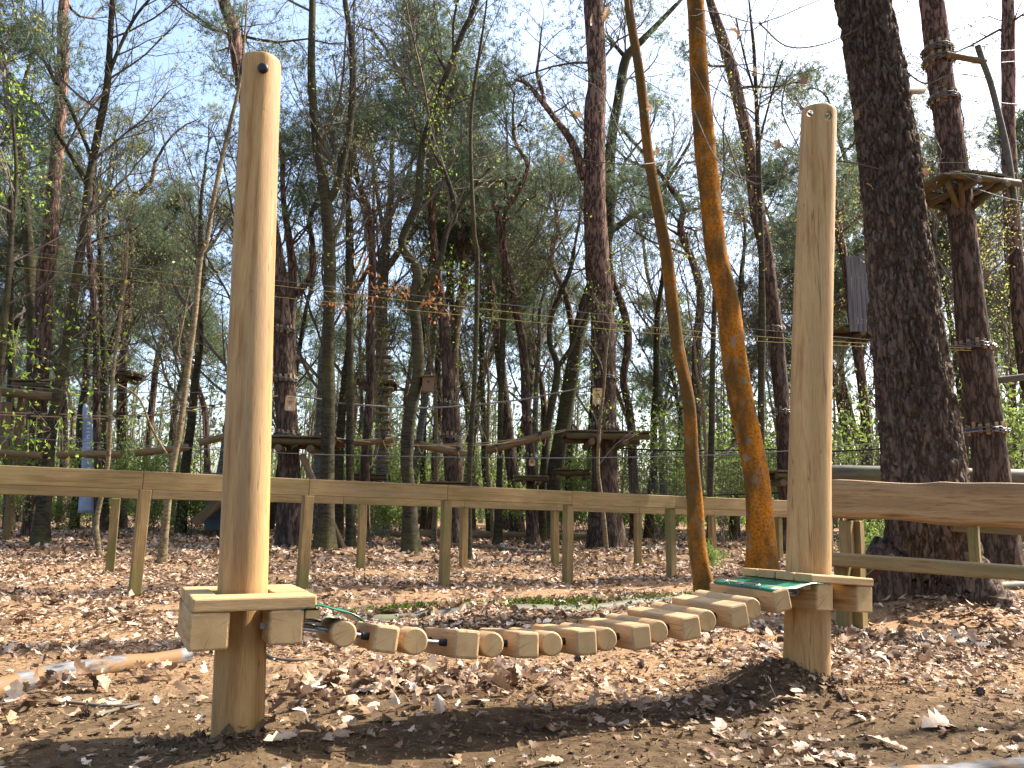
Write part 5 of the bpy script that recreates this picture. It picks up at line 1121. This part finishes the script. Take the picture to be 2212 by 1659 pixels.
# ------------------------------------------------------------------ ropes course
def chain_ring(mb, c, r, rg, z, n=None, lw=.016, wob=.01):
    n = n or max(12, int(2 * math.pi * r / .075)); 
    for k in range(n):
        a = 2 * math.pi * k / n; p = Vector((c[0] + math.cos(a) * r, c[1] + math.sin(a) * r, z + wob * math.sin(3 * a + 1))); t = Vector((-math.sin(a), math.cos(a), 0)); o = Vector((math.cos(a), math.sin(a), 0)) if k % 2 else Vector((0, 0, 1))
        A = [tuple(p + t * math.cos(q) * .05 + o * math.sin(q) * .022) + (lw * .5,) for q in np.linspace(0, 2 * math.pi, 9)]
        tube(mb, A, n=4, caps=False)
def collar(key, ypx, label, nb=None, blk=(.055, .026, .17), rows=1, group='chain collars round the pines'):
    d = HERO[key]['d']; xg = 1106; z = None
    pth = HERO[key]['path']
    # height of pixel row ypx on this trunk
    z = P(float(np.interp(0, [0], [1106])), ypx, d).z
    for _ in range(3):
        q = at_z(key, z); xp = 1106 + FPX * q[0] / d; z = P(xp, ypx, q[1]).z
    q = at_z(key, z); r = q[3] * 1.06; rg = random.Random(key + str(ypx))
    root = thing('chain_collar', label, 'collar', (q[0], q[1], z), group); nb = nb or max(8, int(2 * math.pi * r / .105))
    for k in range(nb):
        a = 2 * math.pi * (k + .3) / nb + rg.uniform(-.06, .06); n = Vector((math.cos(a), math.sin(a), 0)); t = Vector((-math.sin(a), math.cos(a), 0)); h = blk[2] * rg.uniform(.85, 1.1)
        lean = at_z(key, z + .1)[:2] - q[:2]; up = Vector((lean[0] / .1, lean[1] / .1, 1)).normalized()
        bx('block', M['block'], root, Vector((q[0], q[1], z)) + n * (r + blk[1] / 2) + Vector((0, 0, rg.uniform(-.03, .03))), [up, t, n], (h / 2, blk[0] / 2, blk[1] / 2), .004)
    mb = MB(); chain_ring(mb, q, r + blk[1] + .02, rg, z); chain_ring(mb, q, r + blk[1] + .022, rg, z - .045, wob=-.008); mb.build('chain', M['chain'], root)['kind'] = 'stuff'
    return root, q, r, z
C = {}
for key, y, lab in [('T4', 663, 'chain collar high on the stout platform pine'), ('T4', 815, 'dark chain collar just above the notice on the stout pine'), ('T4', 922, 'chain collar resting on the deck of the stout pine'),
                    ('T9', 712, 'highest chain collar on the noticed pine behind the left post'), ('T9', 820, 'chain collar with shackle above the notice on the pine behind the left post'), ('T9', 938, 'chain collar on the deck behind the left post'),
                    ('T2', 110, 'upper chain collar with dark sleeve on the slender leaning pine'), ('T2', 133, 'lower of the paired top collars holding the leaning pole'), ('T2', 216, 'chain collar with loose shackle above the octagonal platform'), ('T2', 392, 'chain collar just above the octagonal platform'),
                    ('T2', 748, 'chain collar holding the yellow ropes on the slender pine'), ('T2', 928, 'low chain collar holding the white cable on the slender pine'),
                    ('T8', 710, 'chain collar high on the leaning pine by the right post'), ('T8', 888, 'chain collar low on the leaning pine by the right post'), ('T12', 872, 'dark chain collar on the straight central pine'), ('T12', 942, 'lower chain collar on the straight central pine'),
                    ('T14', 905, 'thin chain collar on the wavy pine'), ('T14', 985, 'low collar with notice on the wavy pine'), ('L1', 783, 'chain collar on the scaly pine at the left'), ('L1', 898, 'collar of blocks beside the shackle on the scaly left pine'), ('L6', 655, 'collar high on the far hooked pine'), ('L6', 692, 'second collar below the highest on the far hooked pine'), ('L6', 890, 'low collar on the far hooked pine by the flag'), ('R2', 880, 'collar low on the dark pine of the plank screen'), ('T17', 880, 'dark collar on the bent slender pine')]:
    C[(key, y)] = collar(key, y, lab)

def log_x(name, root, a, b, r, material='oldlog', n=12, endm='old_end'):
    """a round timber between two points, own axes so the grain runs along it"""
    a, b = Vector(a), Vector(b); d = (b - a); L = d.length; e0 = d.normalized(); e1 = Vector((-e0.y, e0.x, 0)); e1 = e1.normalized() if e1.length > 1e-3 else Vector((1, 0, 0)); e2 = e0.cross(e1)
    th = np.linspace(0, 2 * np.pi, n, endpoint=False); rs = random.Random(str(a)); sec = np.stack([np.cos(th), np.sin(th)], 1) * r * (1 + .05 * np.sin(2 * th + rs.random() * 6))[:, None]
    mb = MB(); extrude(mb, sec[::-1], (0, 0, 0), XYZ, L / 2, r * .12, 0, 1); o = mb.build(name, [M[material], M[endm]])
    for f in o.data.polygons: f.use_smooth = len(f.vertices) == 4
    R = Matrix((e0, e1, e2)).transposed(); m = Matrix.Translation((a + b) / 2 - (parent_loc(root) if root else Vector((0, 0, 0)))) @ R.to_4x4()
    if root: o.parent = root; o.matrix_local = m
    else: o.matrix_world = m
    return o
def deck(key, ypx, label, w, dep, npl, yaw=0.0, beams=2, oct_=False, material='oldwood', beam_r=.085, zoff=0.0, off=(0, 0)):
    d = HERO[key]['d']; z = P(1106, ypx, d).z
    for _ in range(3):
        q = at_z(key, z); z = P(1106 + FPX * q[0] / d, ypx, q[1]).z
    q = at_z(key, z); c = Vector((q[0] + off[0], q[1] + off[1], z)); R = q[3]; root = thing('tree_platform', label, 'platform', c, 'platforms in the trees'); ax = [Vector(v) for v in yaw_axes(yaw)]
    pw = w / npl; rg = random.Random(label)
    for k in range(npl):
        x = -w / 2 + pw * (k + .5); hl = dep / 2
        if oct_: hl = min(dep / 2, (dep / 2) + (w / 2 * .42) - max(0, abs(x) - w / 2 * .58) * 1.0 - w / 2 * .42) if abs(x) < w / 2 * .58 else dep / 2 - (abs(x) - w / 2 * .58)
        j = rg.uniform(-.03, .03)
        tx = x + off[0] * -1
        if abs(x + off[0]) < R + pw * .5 + .02:
            for s in (-1, 1):
                i0 = R + .05; L = (hl - i0) / 2
                if L > .03: bx('plank', M[material], root, c + ax[0] * x + ax[1] * s * (i0 + L) + ax[2] * rg.uniform(-.004, .004), [ax[1], -ax[0], ax[2]], (L, pw / 2 - .008, .02), .004)
        else: bx('plank', M[material], root, c + ax[0] * x + ax[1] * j + ax[2] * rg.uniform(-.004, .004), [ax[1], -ax[0], ax[2]], (hl, pw / 2 - .008, .02), .004)
    zb = -.022 - beam_r
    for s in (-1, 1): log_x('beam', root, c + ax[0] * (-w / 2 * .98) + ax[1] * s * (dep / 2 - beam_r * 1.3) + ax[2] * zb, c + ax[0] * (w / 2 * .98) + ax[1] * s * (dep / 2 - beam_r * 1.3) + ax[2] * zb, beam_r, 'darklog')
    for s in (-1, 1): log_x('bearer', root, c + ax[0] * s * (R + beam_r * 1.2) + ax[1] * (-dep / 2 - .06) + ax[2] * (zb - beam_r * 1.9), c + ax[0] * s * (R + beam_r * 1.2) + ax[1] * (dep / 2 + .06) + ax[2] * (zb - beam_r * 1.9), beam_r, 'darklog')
    return root, c, ax
rt4, c4, a4 = deck('T4', 938, 'log platform with split planks and round bearers on the stout pine', 2.05, 1.7, 10)
rt9, c9, a9 = deck('T9', 948, 'heavy log platform on the pine behind the left post', 1.75, 1.5, 9, yaw=.12, off=(.28, 0))
log_x('strut', rt9, P(652, 982, 17.5), base_at(748, 17.2) - Vector((0, 0, .1)), .075, 'oldlog')
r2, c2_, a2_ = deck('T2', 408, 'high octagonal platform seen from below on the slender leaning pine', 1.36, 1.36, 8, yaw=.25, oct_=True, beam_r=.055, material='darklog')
for s, t in ((-.45, -.5), (-.25, -.55), (.42, -.5)):
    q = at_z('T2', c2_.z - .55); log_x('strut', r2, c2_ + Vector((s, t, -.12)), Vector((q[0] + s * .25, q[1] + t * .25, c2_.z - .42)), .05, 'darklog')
rn, cn, an = deck('R2', 712, 'shingled log platform under the grey plank screen', 1.5, 1.3, 8, off=(.2, 0))
deck('L6', 806, 'dark thatched-looking platform on the far hooked pine', 1.2, 1.2, 7)
deck('T21', 826, 'upper platform on the ladder tree', 1.2, 1.2, 7, off=(-.15, 0)); deck('T21', 1026, 'lower platform at the foot of the rope ladder', 1.1, 1.1, 7, off=(-.3, 0))
deck('T12', 1043, 'low dark platform on the straight central pine', 1.35, 1.2, 7, beam_r=.07); deck('T8', 1020, 'dark platform at the net end on the leaning pine', .8, .9, 5, yaw=.1)
deck('L1', 826, 'small dark platform on the scaly pine at the left', .95, .9, 6); deck('T14', 1030, 'low platform on the wavy pine', .9, .9, 6, beam_r=.05)
deck('T4', 1012, 'lower landing of short logs behind the stout pine', .95, 1.0, 5, off=(-.75, 1.2), beam_r=.06)

# grey plank screen above the R2 platform
scr = thing('plank_screen', 'screen of tall grey planks standing on the shingled platform', 'screen', cn + Vector((-.1, -.5, 0)))
for k in range(6):
    x = 1836 + k * 9.6; zt = P(x, 553 - (8 if k > 2 else 0), 23.3).z; zb_ = P(x, 716, 23.3).z; p = P(x, 640, 23.3); bx('plank', M['greyplank'], scr, (p.x, p.y, (zt + zb_) / 2), [(random.uniform(-.006, .006), 0, 1), (1, 0, 0), (0, 1, 0)], ((zt - zb_) / 2, .06, .012), .003)
bx('batten', M['greyplank'], scr, P(1860, 566, 23.33), XYZ, (.42, .015, .04), .003)

def cable(name, label, pts, r, material, cat='rope', group=None, n=40, sides=6):
    A = [(*P(x, y, d), r) for (x, y, d) in pts]; pth = smooth_path(A, n); mb = MB(); tube(mb, pth, n=sides); o = mb.build(name, M[material], None, smooth=True, origin=pth[n // 2][:3]); tag(o, label, cat, group); return pth
# long lines across the clearing, tied between the slender pine and a pine outside at the left
gx = base_at(-190, 17.5); plant(1, gx.x, gx.y, 1.0, .5, 'pine outside the left edge that holds the long ropes', 'trees beside the clearing: pine')
cable('steel_cable', 'uppermost grey steel cable spanning the whole clearing', [(-190, 505, 17.5), (133, 553, 17), (737, 621, 15.7), (1444, 693, 14.3), (1891, 735, 13.4), (2098, 748, 12.75)], .006, 'cable', 'cable')
cable('yellow_rope', 'upper yellow rope just under the grey steel cable', [(-190, 522, 17.5), (67, 553, 17), (737, 633, 15.7), (1444, 710, 14.3), (1891, 743, 13.4), (2098, 752, 12.75)], .0065, 'yellowrope')
cable('yellow_rope', 'lower yellow rope of the pair across the clearing', [(-190, 552, 17.5), (0, 573, 17), (595, 641, 15.9), (737, 655, 15.7), (1444, 723, 14.3), (1891, 750, 13.4), (2098, 757, 12.75)], .0065, 'yellowrope')
cable('steel_cable', 'low sagging white cable passing in front of the platform pines', [(-190, 930, 17.5), (0, 943, 16.5), (487, 972, 15), (737, 983, 14.5), (1106, 989, 14), (1271, 989, 13.8), (1513, 984, 13.5), (1705, 974, 13.2), (1915, 955, 12.9), (2122, 930, 12.7)], .009, 'cable', 'cable')
cable('hand_rope', 'thick grey twisted hand rope between the two notice pines', [(640, 855, 17.8), (690, 862, 17.9), (737, 871, 18), (921, 881, 18.8), (1104, 866, 19.3), (1200, 849, 19.5), (1284, 832, 19.68)], .022, 'greyrope')
cable('steel_cable', 'thin cable sloping from the ladder tree to the straight pine', [(836, 712, 26), (900, 740, 24), (968, 790, 20.5)], .010, 'cable', 'cable')
cable('steel_cable', 'thin cable running left from the noticed pine behind the left post', [(-190, 810, 17.5), (133, 842, 17.6), (404, 848, 17.7), (596, 838, 17.8)], .009, 'cable', 'cable')
cable('steel_cable', 'short cable from the octagonal platform running off to the right', [(2058, 392, 12.75), (2120, 412, 12.2), (2190, 432, 11.5), (2330, 455, 10)], .010, 'cable', 'cable')
for i, (y, y2) in enumerate([(110, 108), (135, 132), (217, 225)]):
    cable('steel_cable', ['highest cable running right from the paired top collars', 'second cable running right from the paired top collars', 'cable running right from the shackled collar'][i], [(2040, y, 12.8), (2130, y + 2, 13), (2212, y2, 13.5), (2400, y2 - 4, 15)], .008, 'cable', 'cable')
# leaning pole tied to the top collar
root = thing('leaning_pole', 'crooked grey pole leaning beside the octagonal platform', 'pole', P(2190, 430, 12.6))
pth = smooth_path([(*P(x, y, 12.7), r) for x, y, r in [(2192, 440, .05), (2188, 410, .05), (2176, 330, .052), (2158, 250, .05), (2140, 180, .05), (2122, 130, .05), (2112, 99, .05)]], 30); mb = MB(); tube(mb, pth, n=10); mb.build('pole', M['greylog'], root, smooth=True)
o = log_x('pole_tie', None, P(2044, 118, 12.75), P(2130, 134, 12.7), .05, 'oldlog'); tag(o, 'short round timber tying the leaning pole to the top collar', 'timber')
o = log_x('branch_stub', HERO['T1']['root'], P(1938, 198, 7.85), P(1992, 194, 8.3), .045, 'oldlog'); 
o = log_x('hanging_timber', None, P(2145, 823, 12.95), P(2330, 800, 12.6), .055, 'greylog'); tag(o, 'mossy horizontal pole running right from the slender pine', 'pole')
o = log_x('beam_log', None, P(1740, 1020, 13.6), P(2420, 1036, 13.6), .13, 'greylog', 18); tag(o, 'thick grey horizontal log passing behind the big pine', 'log')
for x in (1790, 2330):
    g = base_at(x, 13.6); o = log_x('support_post', None, (g.x, g.y, g.z - .2), (g.x, g.y, P(x, 1022, 13.6).z - .12), .09, 'oldlog'); tag(o, 'short dark post holding up the thick grey log ' + ('by the right post' if x < 2000 else 'outside the right edge'), 'post')

# swinging logs between the two notice pines
def swing(label, xa, ya, xb, yb, d, w, group, d2=None):
    a, b = P(xa, ya, d), P(xb, yb, d2 or d); root = thing('swinging_log', label, 'log', (a + b) / 2, group); log_x('log', root, a, b, rad(w, d), 'oldlog', 14); return root, a, b
def clipk(root, p, s=.03):
    mb = MB(); box(mb, p, XYZ, (s * 1.5, s * .8, s * .6)); box(mb, Vector(p) - Vector((0, 0, s)), XYZ, (s * .7, s * .7, s * .9)); return mb.build('rope_clip', M['black'], root)
def cord(root, pts, r, material='rope', name='rope', n=14):
    mb = MB(); tube(mb, smooth_path([(*p, r) for p in pts], n), n=5); return mb.build(name, M[material], root, smooth=True)
gm = 'swinging logs between the two notice pines'
for lab, q in [('swinging log next to the platform behind the left post', (728, 961, 851, 950, 18.6, 15)), ('middle swinging log that dips to the right below the bird box', (884, 956, 1014, 982, 19, 17)), ('swinging log that rises to the right beside the stout pine', (1051, 974, 1190, 937, 19.4, 17))]:
    root, a, b = swing(lab, *q, gm); 
    for t in (.15, .82):
        p = a * (1 - t) + b * t; rr = rad(q[5], q[4]); clipk(root, p + Vector((0, -rr, rr)), .035); cord(root, [p + Vector((-.03, -rr, rr)), p + Vector((.05, -rr * 1.2, -rr * 1.6)), p + Vector((.12, -rr, -.22)), p + Vector((.16, -rr * .5, -.05))], .012)
cable('hand_rope', 'front carrying rope along the swinging logs', [(690, 938, 18), (737, 948, 18.3), (890, 962, 18.8), (1064, 960, 19.2), (1187, 938, 19.4), (1222, 930, 19.5)], .012, 'rope'); cable('hand_rope', 'rear carrying rope along the swinging logs', [(690, 936, 18.3), (760, 951, 18.6), (900, 960, 19.1), (1064, 955, 19.5), (1187, 934, 19.7), (1222, 928, 19.8)], .012, 'rope')
gl = 'log steps hung on ropes at the left'
def handy(x): return float(np.interp(x, [-190, 0, 250, 490, 600], [884, 896, 905, 877, 855]))
HD = lambda x: float(np.interp(x, [-190, 600], [16.2, 17.7]))
for s, nm in ((-.22, 'front pale hand rope above the hung log steps'), (.22, 'rear pale hand rope above the hung log steps')):
    cable('hand_rope', nm, [(x, handy(x) - (6 if s > 0 else 0), HD(x) + s) for x in (-190, 0, 130, 250, 370, 490, 600)], .013, 'rope')
for lab, (xa, ya, xb, yb, w) in [('hung log step in front of the scaly pine at the left edge', (-40, 975, 90, 984, 15)), ('hung log step crossing the feather flag', (124, 982, 262, 981, 16)), ('pale hung log step behind the thin pale sapling', (292, 979, 408, 966, 16)), ('short hung log step that disappears behind the left post', (430, 957, 560, 925, 16))]:
    root, a, b = swing(lab, xa, ya, xb, yb, HD(xa), w, gl, HD(xb))
    for t in (.12, .82):
        p = a * (1 - t) + b * t; xp = xa * (1 - t) + xb * t; rr = rad(w, 16.5)
        for s in (-.22, .22):
            top = P(xp + (14 if s > 0 else -6), handy(xp) - (6 if s > 0 else 0), HD(xp) + s); cord(root, [top, p + Vector((0, s * .5, rr))], .011); clipk(root, top, .035)

# black safety net between the stout pine and the leaning pine, and on past the right post
def net(label, xa, ya0, ya1, xb, yb0, yb1, da, db, cell=.06):
    A0, A1, B0, B1 = P(xa, ya0, da), P(xa, ya1, da), P(xb, yb0, db), P(xb, yb1, db); root = thing('safety_net', label, 'net', (A1 + B1) / 2, 'black safety nets')
    nu = int((B0 - A0).length / cell); nv = int((A1 - A0).length / cell); S = []
    def pt(u, v): 
        p = (A0 * (1 - u) + B0 * u) * (1 - v) + (A1 * (1 - u) + B1 * u) * v; return p + Vector((0, .08 * math.sin(u * 7 + v * 3), -.05 * math.sin(math.pi * u)))
    for i in range(nu + 1):
        for j in range(0, nv): S.append((*pt(i / nu, j / nv), *pt(i / nu, (j + 1) / nv), .0045, .0045))
    for j in range(nv + 1):
        for i in range(nu): S.append((*pt(i / nu, j / nv), *pt((i + 1) / nu, j / nv), .0045, .0045))
    mb = MB(); segs(mb, S, 3); mb.build('mesh', M['net'], root)
    for v in (0, 1): mb = MB(); tube(mb, [(*pt(u, v), .022) for u in np.linspace(0, 1, 24)], n=6); mb.build('edge_rope', M['net'], root, smooth=True)
net('black net between the stout pine and the leaning pine', 1336, 968, 1066, 1690, 970, 1064, 20.3, 19.3); net('black net right of the right post in front of the plank screen pine', 1705, 972, 1062, 1918, 968, 1050, 19.2, 18)

# rope ladder with wooden rungs
lad = thing('rope_ladder', 'hanging rope ladder of wooden rungs between the two platforms of the grey tree', 'ladder', P(820, 1000, 25.3))
for k in range(18):
    y = 702 + k * 17.3; x = 823 + 3 * math.sin(k) - (k > 8) * 4; a, b = P(x - 10, y + random.uniform(-2, 2), 25.2), P(x + 24, y + random.uniform(-2, 2), 25.2); log_x('rung', lad, a, b, .062, 'oldlog', 8)
for s in (-6, 20): cord(lad, [P(823 + s, 695, 25.3), P(822 + s, 850, 25.3), P(818 + s, 1005, 25.3)], .012, 'rope', 'side_rope')
# notices
def notice(label, x, y, w, h, d, rot=0.0):
    c = P(x, y, d); W, H = w * d / FPX, h * d / FPX; root = thing('notice', label, 'notice', c, 'pinned notices'); ax = [Vector((math.cos(rot), 0, math.sin(rot))), Vector((0, 1, 0)), Vector((-math.sin(rot), 0, math.cos(rot)))]
    root = bx('board', M['paper'], root, c, ax, (W / 2, .006, H / 2), .002)
    mb = MB(); rs = random.Random(label)
    for r_, (v, l, t) in enumerate([(.36, .5, .012), (.20, .25, .010), (.11, .62, .012), (.02, .35, .009), (-.05, .4, .009)]): box(mb, c + ax[2] * H * v - ax[1] * .0085, ax, (W * l / 2, .001, t * .8))
    mb.build('print', M['ink'], root)['kind'] = 'stuff'; e = c - ax[2] * H * .33 - ax[1] * .008; mb = MB(); tube(mb, [(*e, W * .15), (*(e - ax[1] * .002), W * .15)], n=16); mb.build('emblem', M['white'], root)
    mb = MB(); box(mb, e - ax[1] * .004, ax, (W * .025, .001, W * .07)); mb.build('emblem_mark', M['black'], root)
    for sx in (-1, 1):
        for sz in (-1, 1): dome('pin', c + ax[0] * sx * W * .44 + ax[2] * sz * H * .45 - ax[1] * .007, (0, -1, 0), .012, .008, M['black'], root, 8)
notice('tan notice with round emblem pinned to the stout platform pine', 1291, 856, 22, 36, 19.62); notice('tan notice with round emblem on the pine behind the left post', 627, 871, 22, 33, 17.66, -.04); notice('small tan notice low on the wavy pine', 1149, 999, 13, 15, 20.8); notice('tiny tan notice on a slim trunk beyond the straight pine', 1001, 1005, 7, 13, 20.2)
# bird box
bb = thing('bird_box', 'brown wooden bird box hung on the crooked dark trunk', 'bird box', P(924, 845, 15.9)); c = P(924, 831, 15.9); bbody = bx('body', M['birdbox'], bb, c, yaw_axes(.2), (.11, .09, .15), .006); bx('roof', M['birdbox'], bb, c + Vector((0, -.02, .165)), yaw_axes(.2, .08), (.14, .13, .012), .004)
mb = MB(); e = c + Vector((.02, -.092, .05)); tube(mb, [(*(e + Vector((0, .02, 0))), .02), (*(e - Vector((0, .004, 0))), .02)], n=12); mb.build('dark_hole_disc', M['black'], bbody)  # black disc stands in for the dark inside of the hole
# feather flag
fl = thing('feather_flag', 'pale blue feather flag with white upright lettering behind the left rail', 'flag', base_at(172, 23)); n = 26; V = []; D = 23.0
prof = [(1108, 168, 200), (1080, 170, 200), (1050, 174, 200), (1010, 176, 199), (960, 178, 200), (930, 178, 199), (910, 179, 198), (895, 178, 196), (880, 179, 192), (872, 181, 187)]
ys = np.linspace(1108, 872, n)
for y in ys:
    xl = np.interp(-y, [-p[0] for p in prof], [p[1] for p in prof]); xr = np.interp(-y, [-p[0] for p in prof], [p[2] for p in prof])
    for t in np.linspace(0, 1, 6): p = P(xl * (1 - t) + xr * t, y, D + .04 * math.sin(y * .06 + t * 5)); V.append(tuple(p))
F = [(i * 6 + j, i * 6 + j + 1, (i + 1) * 6 + j + 1, (i + 1) * 6 + j) for i in range(n - 1) for j in range(5)]
mb = MB(); mb.add(V, F); o = cloth = mb.build('cloth', M['flag'], fl, smooth=True); md = o.modifiers.new('thick', 'SOLIDIFY'); md.thickness = .004
mb = MB(); tube(mb, [(*P(201, 1120, D + .02), .014), (*P(201.5, 1000, D + .02), .012), (*P(200.5, 905, D + .02), .009), (*P(196, 884, D + .02), .007), (*P(186, 871, D + .02), .005)], n=6); mb.build('pole', M['greyrope'], fl, smooth=True); g = base_at(200, D); mb = MB(); tube(mb, [(*(g - Vector((0, 0, .2))), .016), (*P(201, 1118, D + .02), .014)], n=6); mb.build('spike', M['greyrope'], fl)
for y, kind in [(914, 'A'), (925, 'I'), (933, 'I'), (943, 'U'), (956, 'b'), (968, 'T'), (979, 'T'), (1000, 'b'), (1012, 'J'), (1070, 'b')]:
    mb = MB(); c = P(191, y, D - .06); ex = Vector((1, 0, 0)); ez = Vector((0, 0, 1)); k = D / FPX
    for (dx, dz, hx, hz) in {'A': [(0, 2.5, 3.4, .9), (0, -2.5, 3.4, .9), (1.5, 0, .8, 3)], 'I': [(0, 0, 3.4, .9)], 'U': [(0, 3, 3.2, .9), (0, -3, 3.2, .9), (-2.8, 0, .9, 3.4)], 'T': [(0, 0, 3.2, .9), (2.6, 0, .8, 3)], 'b': [(0, 0, 2.6, 1.8)], 'J': [(0, 1, 3, .9), (-2.4, -1.2, .8, 2)]}[kind]: box(mb, c + ex * dx * k + ez * dz * k, XYZ, (hx * k, .004, hz * k))
    mb.build('letter', M['white'], cloth)
# dark cabin with a stair, behind the left post
cab = thing('cabin', 'blue-grey cabin with a dark wooden stair behind the left post', 'cabin', base_at(480, 22)); z0 = gzf(0, 22)
a, b = P(450, 1030, 22.4), P(530, 1030, 22.4); bx('wall', M['teal'], cab, ((a.x + b.x) / 2, 23.2, z0 + .95), XYZ, ((b.x - a.x) / 2, .8, .75), .01); bx('roof', M['greyplank'], cab, ((a.x + b.x) / 2, 23.2, z0 + 1.73), XYZ, ((b.x - a.x) / 2 + .1, .95, .03), .01)
p0, p1 = P(425, 1125, 21.8), P(490, 1070, 21.8); e = (p1 - p0).normalized(); f = Vector((0, 1, 0))
bx('stringer', M['oldwood'], cab, (p0 + p1) / 2, [e, f, e.cross(f)], ((p1 - p0).length / 2 + .1, .04, .13), .01)
bx('stringer', M['oldwood'], cab, (p0 + p1) / 2 + Vector((0, .7, 0)), [e, f, e.cross(f)], ((p1 - p0).length / 2 + .1, .04, .13), .01)
for k in range(5): t = (k + .5) / 5; bx('tread', M['oldwood'], cab, p0 * (1 - t) + p1 * t + Vector((0.02, .35, .06)), XYZ, (.10, .31, .02), .004)
for x in (465, 515): g = base_at(x, 22.6); bx('stilt', M['oldwood'], cab, (g.x, g.y, z0 + .05), XYZ, (.06, .06, .2), .006)
# wooden screen at the left edge
ws = thing('wood_screen', 'reddish boarded screen under a round beam at the left edge', 'screen', base_at(5, 18.5)); a = P(-90, 836, 18.4); b = P(117, 858, 18.4); log_x('beam', ws, a, b, .10, 'oldlog', 14)
for k in range(6): x = -75 + k * 19; p = P(x, 860, 18.5); g = base_at(x, 18.5); bx('board', M['birdbox'], ws, (p.x, p.y, (P(x, 868, 18.5).z + P(x, 990, 18.5).z) / 2), [(0, 0, 1), (1, 0, 0), (0, 1, 0)], ((P(x, 868, 18.5).z - P(x, 990, 18.5).z) / 2, .098, .015), .004)
for x in (-70, 12): g = base_at(x, 18.62); zt = P(x, 850, 18.6).z; bx('post', M['oldwood'], ws, (g.x, g.y, (zt + g.z - .2) / 2), [(0, 0, 1), (1, 0, 0), (0, 1, 0)], ((zt - g.z + .2) / 2, .06, .06), .006)
# green barrel far back
g = base_at(822, 36); mb = MB(); tube(mb, [(g.x, g.y, g.z - .02, .27), (g.x, g.y, g.z + .1, .29), (g.x, g.y, g.z + .3, .31), (g.x, g.y, g.z + .32, .325), (g.x, g.y, g.z + .35, .31), (g.x, g.y, g.z + .7, .29), (g.x, g.y, g.z + .78, .27), (g.x, g.y, g.z + .79, .2)], n=20); o = mb.build('barrel', M['bin'], None, smooth=True, origin=g); tag(o, 'small green plastic barrel far back among the trunks', 'barrel')
